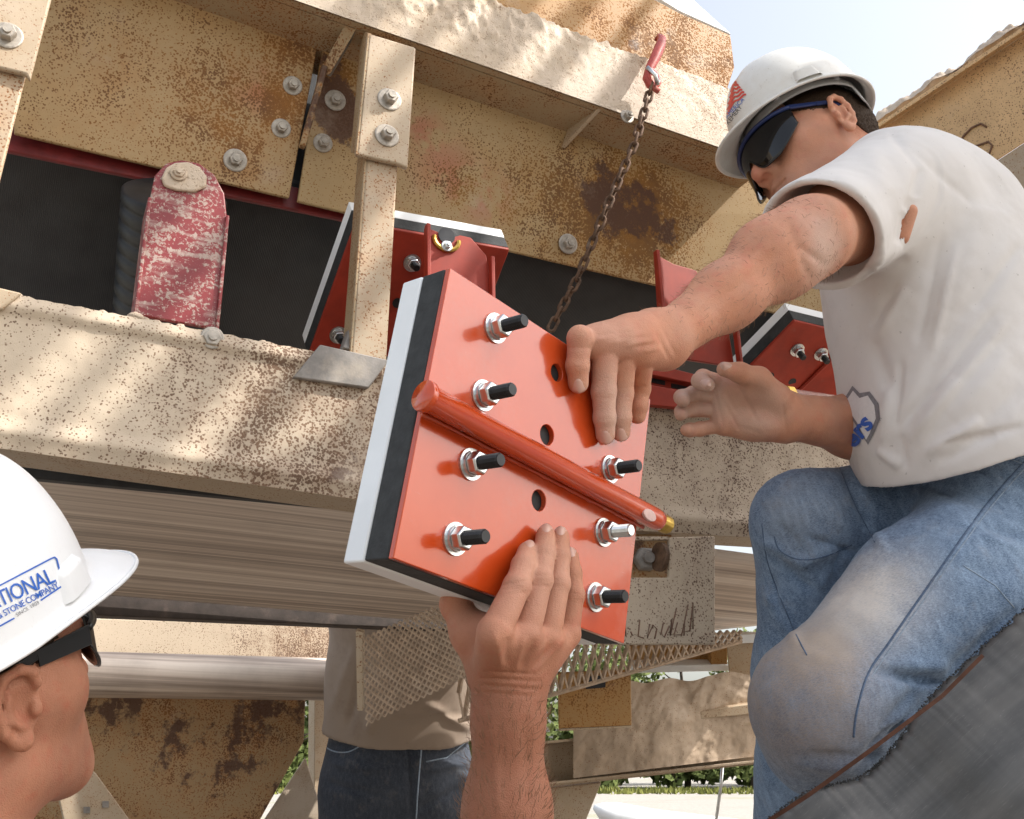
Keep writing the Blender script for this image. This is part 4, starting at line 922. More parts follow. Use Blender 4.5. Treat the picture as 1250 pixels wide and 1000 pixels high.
# ------------------------------------------------------------------ people
def HF(fwd, up, c):
    """head or hat frame from camera-space forward and up: x = wearer's right, y = forward, z = up"""
    f = np.array(fwd, float); f /= np.linalg.norm(f); u = np.array(up, float); u -= f*(u @ f); u /= np.linalg.norm(u)
    M = Matrix((C_R @ np.stack([np.cross(f, u), f, u], 1)).tolist()).to_4x4(); M.translation = CW(c); return M
H1 = HF((-.96, .165, -.22), (-.30, -.80, .50), (.487, -.403, 1.63))
H2 = HF((.43, -.16, .89), (-.12, -.98, -.11), (-0.459, 0.240, 0.852))
def rx(a): c, s = math.cos(a), math.sin(a); return np.array([[1, 0, 0], [0, c, -s], [0, s, c]])
def ry(a): c, s = math.cos(a), math.sin(a); return np.array([[c, 0, s], [0, 1, 0], [-s, 0, c]])
def rz(a): c, s = math.cos(a), math.sin(a); return np.array([[c, -s, 0], [s, c, 0], [0, 0, 1]])
def head_groups(extra=(), mouth=0.0):
    g = []
    g.append(([ell((0, -.015, .040), (.076, .098, .090)), ell((0, .034, 0), (.064, .058, .085)), ell((0, .028, -.055), (.055, .055, .050)), cap((.050, .000, -.062), (.014, .074, -.097), .020, .020), cap((-.050, .000, -.062), (-.014, .074, -.097), .020, .020), ell((0, .076, -.096), (.022, .020, .019)),
               cap((.046, .052, -.012), (.055, .02, -.005), .025, .022), cap((-.046, .052, -.012), (-.055, .02, -.005), .025, .022), cap((-.034, .082, .032), (.034, .082, .032), .014, .014), ell((0, .072, -.058), (.032, .022, .026))], .03, .0, '+'))
    g.append(([cap((0, -.035, -.05), (0, -.045, -.125), .056, .058)] + list(extra), .03, .03, '+'))
    g.append(([ell((.031, .094, .010), (.020, .014, .014)), ell((-.031, .094, .010), (.020, .014, .014))], .012, 0, '-'))
    g.append(([cap((0, .090, .024), (0, .108, -.014), .0085, .0115), ell((0, .112, -.022), (.0125, .0125, .011)), ell((.0135, .101, -.027), (.0095, .011, .0085)), ell((-.0135, .101, -.027), (.0095, .011, .0085))], .008, .012, '+'))
    g.append(([ell((.0075, .107, -.0345), (.0045, .006, .005)), ell((-.0075, .107, -.0345), (.0045, .006, .005))], .003, 0, '-'))
    g.append(([cap((-.022, .086, -.060), (0, .0955, -.055), .006, .0075), cap((.022, .086, -.060), (0, .0955, -.055), .006, .0075), cap((-.02, .086, -.066), (0, .0945, -.069), .006, .0085), cap((.02, .086, -.066), (0, .0945, -.069), .006, .0085)], .005, .006, '+'))
    g.append(([cap((-.024, .094, -.0625), (0, .1045, -.0615), .0022, .0025), cap((.024, .094, -.0625), (0, .1045, -.0615), .0022, .0025)], .003, 0, '-'))
    for s in (-1, 1):
        E = rz(s*R(-22)) @ rx(R(-8)); c = np.array([s*.080, -.008, .002])
        L = lambda v: c + E @ np.array([s*v[0], v[1], v[2]])
        g.append(([ell(L((.000, 0, 0)), (.0055, .017, .029), E)], .003, .006, '+'))
        g.append(([ell(L((.007, .003, -.002)), (.006, .010, .016), E)], .004, 0, '-'))
        rim = [(.004, .014, .016), (.007, .010, .027), (.009, 0, .031), (.010, -.012, .026), (.010, -.018, .012), (.009, -.017, -.004), (.007, -.012, -.018), (.003, -.003, -.029), (.001, .006, -.030)]
        g.append(([cap(L(a), L(b), .0042, .0042) for a, b in zip(rim, rim[1:])] + [ell(L((.002, .003, -.028)), (.0055, .0085, .009), E)], .003, .004, '+'))
        g.append(([cap(L((.006, -.009, .014)), L((.006, -.008, -.008)), .0032, .0035), cap(L((.006, -.008, -.008)), L((.004, .003, -.017)), .0035, .003), ell(L((.004, .013, -.004)), (.004, .005, .007), E)], .003, .003, '+'))
    return g
def inv_pts(M, pts): MI = M.inverted(); return [tuple(MI @ Vector(p)) for p in pts]
def Pr(px, py, z, r): p = P(px, py, z); return (p.x, p.y, p.z, r)
def Lr(px, py, off, r): p = PL(px, py, off); return (p.x, p.y, p.z, r)
def Cr(x, y, z, r): p = CW((x, y, z)); return (p.x, p.y, p.z, r)
def mid(a, b, t=.5, r=None): q = [a[i]+(b[i]-a[i])*t for i in range(4)]; q[3] = q[3] if r is None else r; return tuple(q)
def hand_groups(fingers, palm, thumb, web=()):
    g = [(palm, .016, .012, '+')]
    for f in fingers: g.append((chain(f)+[ell(f[1][:3], (f[1][3]*1.0,)*3), ell(f[2][:3], (f[2][3]*1.0,)*3)], .003, .0011, '+'))
    g.append((chain(thumb), .008, .008, '+'))
    if web: g.append((list(web), .01, .012, '+'))
    return g
def sdf_px(groups, h): return sdf_mesh(groups, h)
def nails(parent, lst):
    """lst: (tip, previous joint, radius, size, toward) - a small curved nail on the side that faces 'toward'"""
    for tip, prev, r, sc, tow in lst:
        tip, prev = Vector(tip[:3]), Vector(prev[:3]); d = (tip-prev).normalized(); n_ = (Vector(tow)-tip); n_ = (n_-d*n_.dot(d)).normalized(); s = d.cross(n_)
        def f(u, v):
            a = (u-.5)*2*1.05; w = v*2-1; x = math.sin(a)*r*.86; hgt = math.cos(a)*r*1.0
            lim = math.sqrt(max(0, 1-abs(w)**3.5)); return tip+s*x*sc*lim+n_*(hgt+.0006-(.0012 if abs(w) > .9 else 0)-.10*r*max(0, w))+d*(w*r*.85*sc+r*.12)
        mb = MB().grid(f, 9, 9); build(mb, 'fingernail', MAT['nail'], parent, smooth=True)

# ---- skin materials placed in each head's own space
hp1 = lambda px, py, z: tuple(H1.inverted() @ P(px, py, z)); hp2 = lambda px, py, z: tuple(H2.inverted() @ P(px, py, z))
DUSTC = (.60, .50, .44)
MAT['skin1'] = skin('tanned_dusty_skin', (.58, .27, .165), dust=.22, ruddy=.55, spots=[((.0, .085, -.075), .055, (.20, .125, .095), .42), ((.05, .045, -.07), .05, (.24, .15, .11), .25), ((-.05, .045, -.07), .05, (.24, .15, .11), .25), ((0, .115, -.02), .03, (.56, .20, .14), .4),
    (hp1(985, 305, 1.14), .055, DUSTC, .55), (hp1(740, 430, .97), .045, (.60, .36, .28), .45), (hp1(735, 500, .99), .05, DUSTC, .40), (hp1(860, 490, 1.3), .06, (.50, .42, .37), .6), (hp1(925, 505, 1.3), .06, (.47, .37, .31), .5), (hp1(1060, 260, 1.33), .06, (.40, .17, .09), .4)])
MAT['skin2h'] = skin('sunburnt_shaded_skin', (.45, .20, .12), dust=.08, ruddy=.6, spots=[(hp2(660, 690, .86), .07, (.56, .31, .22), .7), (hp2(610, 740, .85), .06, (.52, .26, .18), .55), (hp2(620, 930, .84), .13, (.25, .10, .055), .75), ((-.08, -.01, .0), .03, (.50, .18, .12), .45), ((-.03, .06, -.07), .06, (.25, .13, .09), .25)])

def add_hairs(parent, V, Q, a_, b_, rad, num, seed, L=.011, away=None):
    """fine arm hairs rooted in the skin along the line a-b"""
    rnd = random.Random(seed); N = vnormals(V, Q); a_ = np.array(a_[:3]); b_ = np.array(b_[:3]); ax_ = b_-a_; t = ((V-a_) @ ax_)/(ax_ @ ax_)
    d = np.linalg.norm(V-a_-t[:, None]*ax_, axis=1); ids = np.where((t > 0) & (t < 1) & (d < rad))[0]; ax_ = ax_/np.linalg.norm(ax_); lv, lf = [], []
    for i in rnd.sample(list(ids), min(num, len(ids))):
        p = Vector(V[i]); n_ = Vector(N[i]); dr = (Vector(ax_)*rnd.uniform(.5, 1.1)+n_*rnd.uniform(.25, .6)+Vector((rnd.gauss(0, .25), rnd.gauss(0, .25), rnd.gauss(0, .25)))).normalized()
        s = dr.cross(CAM-p).normalized()*.00016; l = L*rnd.uniform(.6, 1.3); k = len(lv); bend = p+dr*l*.55+n_*.0006
        lv += [p-s, p+s, bend+s*.8, bend-s*.8, p+dr*l-n_*l*.12]; lf += [(k, k+1, k+2, k+3), (k+3, k+2, k+4)]
    o = put('arm_hair', lv, lf, MAT['armhair'], parent); o['kind'] = 'stuff'
MAT['armhair'] = simple('fair_brown_arm_hair', (.20, .11, .06), .5, .2, 50, 0)

# ---- kneeling man: near (left) arm and hand on the plate
sh, el_, wr = Pr(1090, 238, 1.385, .064), Pr(984, 293, 1.185, .046), Pr(812, 414, 1.045, .027)
armL = [cap(sh[:3], mid(sh, el_, .5)[:3], .062, .055), cap(mid(sh, el_, .5)[:3], el_[:3], .055, .042), cap(el_[:3], mid(el_, wr, .22)[:3], .042, .0405), cap(mid(el_, wr, .22)[:3], mid(el_, wr, .6)[:3], .0405, .0315), cap(mid(el_, wr, .6)[:3], wr[:3], .0315, .0255),
        cap(Pr(1000, 282, 1.17, 0)[:3], Pr(935, 308, 1.13, 0)[:3], .028, .033)]
iM, mM, rM, pM = Pr(719, 417, .985, .0130), Pr(739, 419, .985, .0135), Pr(762, 420, .992, .0132), Pr(784, 430, 1.003, .0125)
fi = [iM, Lr(708, 413, .017, .0118), Lr(705, 447, .0125, .0108), Lr(706, 468, .0095, .0098)]
fm = [mM, Lr(737, 478, .016, .0118), Lr(738, 510, .0125, .0106), Lr(739, 531, .0095, .0094)]
frg = [rM, Lr(759, 480, .016, .0112), Lr(758, 510, .0125, .0102), Lr(758, 528, .0095, .0092)]
fp = [pM, Lr(781, 474, .015, .0106), Lr(779, 495, .0125, .0098), Lr(778, 507, .010, .0090)]
w1, w2 = Pr(803, 403, 1.04, 0), Pr(812, 428, 1.045, 0)
palm = [cap(w1[:3], iM[:3], .020, .0150), cap(mid(w1, w2, .3)[:3], mM[:3], .022, .0152), cap(mid(w1, w2, .7)[:3], rM[:3], .021, .0148), cap(w2[:3], pM[:3], .018, .0140), cap(Pr(770, 415, 1.02, 0)[:3], Pr(770, 425, 1.03, 0)[:3], .020, .020)]
th_ = [Pr(790, 400, 1.045, .018), Pr(765, 412, 1.075, .015), Pr(752, 440, 1.11, .012), Pr(750, 462, 1.12, .0105)]
groupsA = [(armL, .03, 0, '+')] + hand_groups([fi, fm, frg, fp], palm, th_)
VA, QA = sdf_mesh(groupsA, .0019)
VA = folds(VA, QA, [(700, 440, 712, 440, 2, -.0006), (727, 482, 749, 482, 2, -.0005), (749, 484, 769, 484, 2, -.0005), (728, 512, 748, 512, 1.8, -.0005), (726, 474, 748, 474, 2, -.0004), (722, 418, 770, 402, 4, .0014), (740, 420, 790, 407, 4, .0015), (763, 422, 800, 415, 4, .0014), (785, 430, 806, 425, 3, .0011), (732, 410, 770, 404, 3, -.0011), (752, 414, 790, 410, 3, -.0011), (774, 424, 800, 419, 3, -.001), (800, 404, 818, 440, 2.5, -.0009), (808, 400, 826, 436, 2.5, -.0007), (690, 425, 724, 425, 2, -.0007), (728, 478, 748, 478, 1.6, -.0006), (728, 486, 748, 486, 1.6, -.0006), (750, 480, 768, 480, 1.6, -.0006), (771, 472, 790, 472, 1.8, -.0008), (960, 265, 990, 345, 6, -.0016), (880, 345, 960, 290, 9, .0018), (850, 385, 930, 330, 6, -.0014), (975, 300, 1005, 322, 5, -.002)])
# far (right) arm, palm towards the camera
wr2, el2, sh2 = Pr(962, 508, 1.345, .030), Pr(1100, 530, 1.50, .045), Pr(1120, 270, 1.62, .06)
armR = [cap(sh2[:3], el2[:3], .058, .047), cap(el2[:3], mid(wr2, el2, .55)[:3], .046, .040), cap(mid(wr2, el2, .55)[:3], wr2[:3], .040, .0295)]
HZ = 1.33
bi = [Pr(884, 469, HZ, .0115), Pr(858, 461, HZ-.010, .0104), Pr(854, 465, HZ-.028, .0100), Pr(864, 470, HZ-.040, .0090)]
bm_ = [Pr(882, 484, HZ+.002, .0112), Pr(846, 481, HZ+.004, .0100), Pr(832, 485, HZ-.008, .0096), Pr(834, 489, HZ-.026, .0087)]
br = [Pr(880, 501, HZ+.003, .0108), Pr(846, 500, HZ+.006, .0094), Pr(832, 503, HZ-.002, .0090), Pr(831, 506, HZ-.018, .0082)]
bp = [Pr(882, 519, HZ+.003, .0100), Pr(854, 524, HZ+.004, .0092), Pr(842, 525, HZ-.002, .0087), Pr(838, 525, HZ-.014, .0080)]
wa, wb_ = Pr(955, 495, 1.345, 0), Pr(957, 522, 1.345, 0)
palm2 = [cap(wa[:3], bi[0][:3], .020, .0150), cap(mid(wa, wb_, .3)[:3], bm_[0][:3], .021, .0145), cap(mid(wa, wb_, .65)[:3], br[0][:3], .021, .0142), cap(wb_[:3], bp[0][:3], .020, .0140), ell(Pr(925, 520, 1.325, 0)[:3], (.028, .02, .018)), cap(Pr(945, 488, 1.325, 0)[:3], Pr(915, 472, 1.315, 0)[:3], .020, .017)]
th2 = [Pr(946, 486, 1.325, .0195), Pr(926, 463, 1.305, .0150), Pr(903, 455, 1.290, .0120), Pr(884, 451, 1.280, .0095)]
VB, QB = sdf_mesh([(armR, .03, 0, '+')] + hand_groups([bi, bm_, br, bp], palm2, th2, [cap(Pr(918, 474, 1.318, 0)[:3], Pr(895, 472, 1.325, 0)[:3], .010, .008)]), .0017)
VB = folds(VB, QB, [(884, 478, 900, 505, 3, -.0012), (900, 470, 925, 515, 3, -.0014), (884, 490, 905, 530, 2.5, -.001), (872, 476, 884, 524, 2.2, -.0008), (955, 490, 960, 528, 2.2, -.0009), (900, 520, 930, 530, 3, -.0008)])
# head and neck
neck_t = [H1.inverted() @ P(1090, 225, 1.60)]
Vh, Qh = sdf_mesh(head_groups([cap((0, -.045, -.09), tuple(neck_t[0]), .058, .066)]), .0021, T=H1)
# torso core under the shirt
tc = [Pr(1118, 262, 1.50, .105), Pr(1150, 385, 1.475, .118), Pr(1190, 500, 1.44, .105), Pr(1245, 610, 1.45, .10)]
vd = ray(1150, 380).normalized(); vdn = tuple(vd)
Vt, Qt = sdf_mesh([([cap(a[:3], b[:3], a[3], b[3], (vdn, .78)) for a, b in zip(tc, tc[1:])]+[ell(P(1108, 276, 1.392), (.016, .034, .026), rz(.5))], .03, 0, '+')], .006)
Vb, Qb = join((Vh, Qh), (VA, QA), (VB, QB), (Vt, Qt))
man = put('person', Vb, Qb, MAT['skin1'], M=H1, smooth=True)
tag(man, 'man in dusty white t-shirt and faded jeans kneeling with one hand on the plate', 'person')
nails(man, [(fi[3], fi[2], .0098, .95, CAM), (fm[3], fm[2], .0094, 1, CAM), (frg[3], frg[2], .0092, 1, CAM), (bi[3], bi[2], .0095, .95, P(900, 520, .9)), (th2[3], th2[2], .0095, 1, P(870, 300, 1.1))])
add_hairs(man, VA, QA, el_, wr, .06, 900, 3)
# hair
def hair_f(X, D):
    x, y, z = X[..., 0], X[..., 1], X[..., 2]
    line = np.where(y > -.02, .012 + (y+.02)*.35, .012-(-.02-y)*.9); line = np.maximum(line, -.065)
    side = (np.abs(x) > .05) & (y > .012) & (y < .030)                      # sideburns
    line = np.where(side, -.012, line)
    return np.maximum(np.maximum(D, (line-z)*.8), y-.052+np.abs(z-.05)*0)
hairg = [([ell((0, -.015, .040), (.0785, .1005, .0925)), ell((0, .034, 0), (.0668, .058, .085))], .03, 0, '+'), ([cap((0, -.035, -.05), (0, -.045, -.07), .058, .058)], .03, .03, '+'), (hair_f, 0, 0, 'f')]
def add_hair(parent, M, seed):
    V, Q = sdf_mesh(hairg, .0028, T=M); V = ripple(V, Q, .0022, 420, seed=seed); return put('hair', V, Q, MAT['hair'], parent, smooth=True)
add_hair(man, H1, 1)

# ---- t-shirt
S0, S1 = Pr(1092, 238, 1.39, .088), Pr(1002, 287, 1.222, .067); sdir = Vector(S1[:3])-Vector(S0[:3]); sdir.normalize()
cutp = Vector(S1[:3])+sdir*.004
ts_ = [Pr(1115, 252, 1.50, .100), Pr(1116, 290, 1.495, .130), Pr(1148, 390, 1.475, .146), Pr(1168, 500, 1.425, .140), Pr(1188, 545, 1.41, .143), Pr(1215, 600, 1.41, .145)]
torso = [cap(a[:3], b[:3], a[3], b[3], (vdn, .76)) for a, b in zip(ts_, ts_[1:])] + [cap(Pr(1085, 216, 1.48, 0)[:3], Pr(1115, 248, 1.64, 0)[:3], .058, .07), ell(Pr(1170, 285, 1.50, 0)[:3], (.09, .10, .09))]
sleeve = [cap(S0[:3], S1[:3], .086, .068), cap(S1[:3], tuple(Vector(S1[:3])+sdir*.05), .068, .066)]
inner = [cap(tuple(Vector(cutp)-sdir*.03), tuple(Vector(cutp)+sdir*.2), .0622, .0652)]
hemA, hemB = P(1118, 582, 1.33), P(1252, 538, 1.33)
hn = (hemB-hemA).cross(vd).normalized(); hn = hn if hn.dot(U_AX) < 0 else -hn
slP = [cap(S0[:3], tuple(Vector(S1[:3])-sdir*.0), .086, .078)]
def shirt_f(X, D):                                                          # sleeve cut only near the sleeve, hem cut below
    a = np.array(cutp); d = np.array(sdir); w = (X-a) @ d
    rad = np.linalg.norm((X-a)-w[..., None]*d, axis=-1); dn = np.array((sdir-U_AX*.42).normalized()); w = (X-a) @ dn
    return np.where(rad < .19, np.maximum(D, w), D)
Vs, Qs = sdf_mesh([(torso, .05, 0, '+'), (sleeve, .02, .045, '+'), (shirt_f, 0, 0, 'f'), (inner, .004, 0, '-'), ([(tuple(hemA), tuple(hn))], 0, 0, 'h')
                   ], .0032)
Vs = folds(Vs, Qs, [(1065, 415, 1085, 475, 9, -.004), (1085, 475, 1078, 548, 8, .005), (1166, 460, 1115, 545, 11, .005), (1150, 430, 1100, 530, 9, -.004), (1233, 430, 1160, 512, 13, .005), (1250, 470, 1185, 530, 12, -.004), (1130, 555, 1200, 512, 8, .007), (1145, 565, 1215, 528, 7, -.005), (1072, 548, 1100, 570, 6, .006), (1100, 530, 1105, 575, 6, -.004),
                   (1085, 160, 1122, 205, 6, -.0035), (1122, 205, 1118, 240, 6, -.0045), (1118, 240, 1095, 300, 8, -.006), (1060, 178, 1085, 240, 13, .003), (1020, 215, 1060, 235, 8, .0025), (1100, 300, 1060, 330, 8, .006), (1110, 315, 1050, 345, 7, -.005), (1130, 330, 1070, 420, 14, .004), (1200, 250, 1160, 380, 18, .004), (1060, 320, 1045, 420, 12, -.003), (1210, 330, 1140, 440, 13, -.0035), (958, 262, 1000, 246, 1.6, -.0018), (1000, 246, 1040, 250, 1.6, -.0018), (1040, 250, 1070, 275, 1.6, -.0018), (1110, 180, 1190, 250, 5, -.0025), (1150, 290, 1120, 420, 6, -.004), (1168, 300, 1138, 430, 6, .0045), (1215, 380, 1100, 520, 6, -.005), (1228, 392, 1118, 530, 6, .005), (1095, 345, 1062, 400, 5, -.004), (1108, 350, 1072, 412, 5, .004), (1100, 440, 1092, 520, 5, -.004), (1245, 300, 1190, 380, 7, -.004), (1250, 520, 1150, 545, 5, -.005), (1100, 255, 1108, 262, 4, .003), (952, 246, 1030, 233, 3, .002)])
Vs = ripple(Vs, Qs, .0022, 14, seed=2); Vs = ripple(Vs, Qs, .0005, 60, seed=4)
# torn hole under the sleeve seam: the cloth drops away and bare skin shows
tear = [(1098, 292), (1101, 268), (1110, 257), (1118, 255), (1114, 268), (1107, 287)]
bvt = BVHTree.FromPolygons([Vector(v) for v in Vs], [tuple(int(i) for i in q) for q in Qs]); hit_ = bvt.ray_cast(CAM, ray(1107, 274).normalized())
X_, Y_ = pxs(Vs); ins = np.zeros(len(Vs), bool)
for (x0_, y0_), (x1_, y1_) in zip(tear, tear[1:]+tear[:1]):
    ins ^= ((y0_ > Y_) != (y1_ > Y_)) & (X_ < (x1_-x0_)*(Y_-y0_)/(y1_-y0_+1e-9)+x0_)
nearh = np.linalg.norm(Vs-np.array(hit_[0]), axis=1) < .05
Vs = Vs + np.where((ins & nearh)[:, None], np.array(ray(1107, 274).normalized())*.016, 0)
vv = ray(1107, 274).normalized(); sc_ = hit_[0]+vv*.013
V_, Q_ = sdf_mesh([([cap(tuple(sc_+Dv((.004, -.016, 0))), tuple(sc_+Dv((-.006, .016, 0))), .009, .009)], 0, 0, '+')], .002); put('shoulder_skin', V_, Q_, MAT['skin1'], man, smooth=True)
shirt = put('t_shirt', Vs, Qs, MAT['shirt'], man, smooth=True)

# ---- jeans
hip1, hip2 = Pr(1262, 655, 1.36, .118), Pr(1240, 620, 1.55, .11)
k1, k2 = Pr(1003, 862, 1.135, .073), Pr(985, 640, 1.43, .073)
jl = [cap(hip1[:3], mid(hip1, k1, .5)[:3], .122, .109), cap(mid(hip1, k1, .5)[:3], k1[:3], .109, .074), cap(k1[:3], Pr(1010, 905, 1.15, 0)[:3], .074, .060), cap(Pr(1010, 895, 1.15, 0)[:3], Pr(1180, 960, 1.33, 0)[:3], .062, .055)]
jr = [cap(hip2[:3], k2[:3], .10, .073), cap(k2[:3], Pr(978, 820, 1.445, 0)[:3], .070, .062), cap(Pr(978, 820, 1.445, 0)[:3], Pr(968, 1180, 1.47, 0)[:3], .062, .060)]
pel = [cap(Pr(1245, 600, 1.42, 0)[:3], Pr(1262, 640, 1.48, 0)[:3], .142, .14, (vdn, .85)), cap(Pr(1212, 545, 1.425, 0)[:3], Pr(1245, 610, 1.43, 0)[:3], .124, .135, (vdn, .8))]
Vj, Qj = sdf_mesh([(pel, .03, 0, '+'), (jl, .03, .04, '+'), (jr, .03, .03, '+')], .005)
Vj = folds(Vj, Qj, [(1062, 818, 1150, 832, 6, -.006), (1150, 832, 1245, 742, 7, -.006), (1090, 812, 1160, 815, 7, .005), (1120, 870, 1060, 900, 8, .006), (1105, 880, 1050, 925, 7, -.006), (1015, 940, 1085, 900, 7, .005), (1120, 838, 1065, 902, 6, -.005), (960, 930, 1060, 945, 6, .004), (985, 920, 1075, 925, 5, -.004),
                   (1095, 828, 1165, 836, 3.5, -.007), (1165, 836, 1215, 790, 3.5, -.006), (1080, 905, 1118, 868, 3.5, -.006), (1055, 930, 1100, 892, 3.5, -.005), (1068, 915, 1108, 880, 4, .005), (1175, 560, 1215, 590, 4, -.005), (1180, 548, 1235, 575, 4, .004), (1120, 590, 1165, 605, 4, -.005), (1200, 640, 1250, 655, 5, -.005), (1195, 655, 1250, 672, 5, .004), (1015, 700, 1030, 672, 4, -.006), (1000, 720, 1015, 690, 4, .005), (940, 700, 955, 760, 4, -.005), (985, 655, 1045, 676, 4, -.006), (950, 640, 975, 665, 4, -.004), (1025, 560, 1062, 640, 6, -.007), (1062, 640, 1080, 670, 6, .006), (955, 690, 990, 720, 6, -.006), (930, 660, 985, 690, 7, .006), (1000, 600, 1045, 660, 9, .005), (975, 690, 1020, 668, 7, .008), (935, 720, 975, 790, 8, .005), (1110, 600, 1190, 640, 14, .006), (1180, 700, 1240, 690, 10, -.004), (1130, 565, 1125, 610, 7, -.006), (1150, 570, 1240, 600, 9, .004)])
Vj = ripple(Vj, Qj, .004, 14, seed=3); Vj = ripple(Vj, Qj, .0012, 55, seed=6)
kk1 = H1.inverted() @ P(950, 835, 1.08); kk2 = H1.inverted() @ P(1040, 690, 1.15); kk4 = H1.inverted() @ P(960, 760, 1.1); kk3 = H1.inverted() @ P(985, 620, 1.36)
MAT['denim'] = denim('faded_blue_denim', (.06, .105, .19), (.22, .30, .41), [(tuple(kk1), .16, 1.05, (.30, .235, .19)), (tuple(kk2), .13, 1.15, (.58, .54, .50)), (tuple(kk4), .12, 1.0, (.40, .33, .27)), (tuple(kk3), .10, .35, (.30, .29, .28))], .18)
jeans = put('jeans', Vj, Qj, MAT['denim'], man, smooth=True)
bvJ = BVHTree.FromPolygons([Vector(v) for v in Vj], [tuple(int(i) for i in q) for q in Qj])
bvS = BVHTree.FromPolygons([Vector(v) for v in Vs], [tuple(int(i) for i in q) for q in Qs])
def cast(bv, px, py, off=.0006):
    h = bv.ray_cast(CAM, ray(px, py).normalized())
    if h[0] is None: return None
    nn = h[1] if h[1].dot(CAM-h[0]) > 0 else -h[1]
    return h[0]+nn*off
def dense(pl, step=6):
    if len(pl) > 3 and step == 6:
        q_ = [pl[0]]+list(pl)+[pl[-1]]; pl = [tuple(.5*(2*b[i]+(c[i]-a[i])*t+(2*a[i]-5*b[i]+4*c[i]-d[i])*t*t+(3*b[i]-a[i]-3*c[i]+d[i])*t**3) for i in (0, 1)) for a, b, c, d in zip(q_, q_[1:], q_[2:], q_[3:]) for t in np.linspace(0, 1, 8)[:-1]]+[pl[-1]]
    out_ = []
    for (x0, y0), (x1, y1) in zip(pl, pl[1:]):
        m = max(1, int(math.hypot(x1-x0, y1-y0)/step)); out_ += [(x0+(x1-x0)*k/m, y0+(y1-y0)*k/m) for k in range(m)]
    return out_+[pl[-1]]
def drape(bv, pls, r, name, mat, parent, off=.0):
    for pl in pls:
        pts = [q for q in (cast(bv, x, y, off) for x, y in dense(pl)) if q is not None]
        if len(pts) > 2: build(MB().tube(pts, r, 5), name, mat, parent, smooth=True)
MAT['seam'] = simple('denim_seam', (.075, .115, .19), .8, .3, 300, .3, dust=.2); MAT['seam2'] = simple('pale_denim_seam', (.26, .32, .40), .85, .3, 300, .3, dust=.3)
drape(bvJ, [[(1258, 556), (1200, 622), (1130, 720), (1085, 785), (1060, 822), (1046, 868), (1042, 900)]], .0013, 'outer_seam', MAT['seam'], jeans)
drape(bvJ, [[(1261, 561), (1204, 626), (1134, 724), (1089, 789), (1064, 826)]], .0007, 'outer_seam', MAT['seam2'], jeans)
drape(bvJ, [[(1025, 572), (1045, 620), (1068, 662)], [(945, 655), (952, 672), (975, 683), (1005, 680), (1040, 665)], [(930, 640), (938, 690), (965, 760), (985, 800)]], .0009, 'knee_seam', MAT['seam'], jeans)
drape(bvJ, [[(1170, 548), (1210, 545), (1258, 562)], [(1168, 556), (1210, 552), (1256, 569)], [(1175, 690), (1215, 715), (1238, 742)]], .0008, 'pocket_seam', MAT['seam2'], jeans)
# ---- flat print on cloth and hats, laid on the surface
def text_mesh(s, size, align='LEFT', bold=0.0, shear=0.0, space=1.0):
    cu = bpy.data.curves.new('text', 'FONT'); cu.body = s; cu.size = size; cu.align_x = align; cu.offset = bold; cu.shear = shear; cu.space_character = space; cu.resolution_u = 3
    o = bpy.data.objects.new('text', cu); COL.objects.link(o)
    dg = bpy.context.evaluated_depsgraph_get(); me = bpy.data.meshes.new_from_object(o.evaluated_get(dg))
    bm = bmesh.new(); bm.from_mesh(me); bmesh.ops.triangulate(bm, faces=bm.faces); bmesh.ops.subdivide_edges(bm, edges=[e for e in bm.edges if e.calc_length() > size*.3], cuts=1); bmesh.ops.triangulate(bm, faces=bm.faces)
    vs = [(v.co.x, v.co.y) for v in bm.verts]; fs = [[v.index for v in f.verts] for f in bm.faces]; bm.free()
    bpy.data.objects.remove(o); bpy.data.curves.remove(cu); bpy.data.meshes.remove(me); return vs, fs
def print_on(bv, name, vs, fs, px, py, ang, mat, parent, off=.0007, sy=1.0):
    c, s = math.cos(ang), math.sin(ang); pts = [cast(bv, px+x*c+y*sy*s, py+x*s-y*sy*c, off) for x, y in vs]
    fs = [f for f in fs if all(pts[i] is not None for i in f)]
    use = sorted({i for f in fs for i in f}); mp = {i: k for k, i in enumerate(use)}
    if use: put(name, [pts[i] for i in use], [[mp[i] for i in f] for f in fs], mat, parent)
def poly_fill(pl, step=5):
    """triangulated fine fill of a pixel polygon"""
    from mathutils.geometry import delaunay_2d_cdt
    b_ = dense(pl+[pl[0]], step)[:-1]; n_ = len(b_); xs = [p[0] for p in b_]; ys = [p[1] for p in b_]
    pts = [Vector(p) for p in b_]+[Vector((x, y)) for x in np.arange(min(xs), max(xs), step) for y in np.arange(min(ys), max(ys), step)]
    r = delaunay_2d_cdt(pts, [(i, (i+1) % n_) for i in range(n_)], [], 1, 1e-5); return [(v.x, -v.y) for v in r[0]], [list(f) for f in r[2]]
def patch(bv, name, pl, mat, parent, off=.0004):
    vs, fs = poly_fill(pl); print_on(bv, name, vs, fs, 0, 0, 0, mat, parent, off)
def stroke(pl, w):
    vs, fs = [], []; d = dense(pl, 3)
    for i, (x, y) in enumerate(d):
        x0, y0 = d[max(0, i-1)]; x1, y1 = d[min(len(d)-1, i+1)]; L = math.hypot(x1-x0, y1-y0)+1e-6; nx, ny = -(y1-y0)/L*w/2, (x1-x0)/L*w/2
        vs += [(x+nx, -(y+ny)), (x-nx, -(y-ny))]
        if i: fs.append([2*i-2, 2*i-1, 2*i+1, 2*i])
    return vs, fs
patch(bvS, 'shirt_print', [(1031, 487), (1041, 471), (1050, 480), (1062, 478), (1073, 493), (1075, 512), (1066, 532), (1060, 543), (1046, 520), (1036, 505)], MAT['inkgrey'], shirt, .0006)
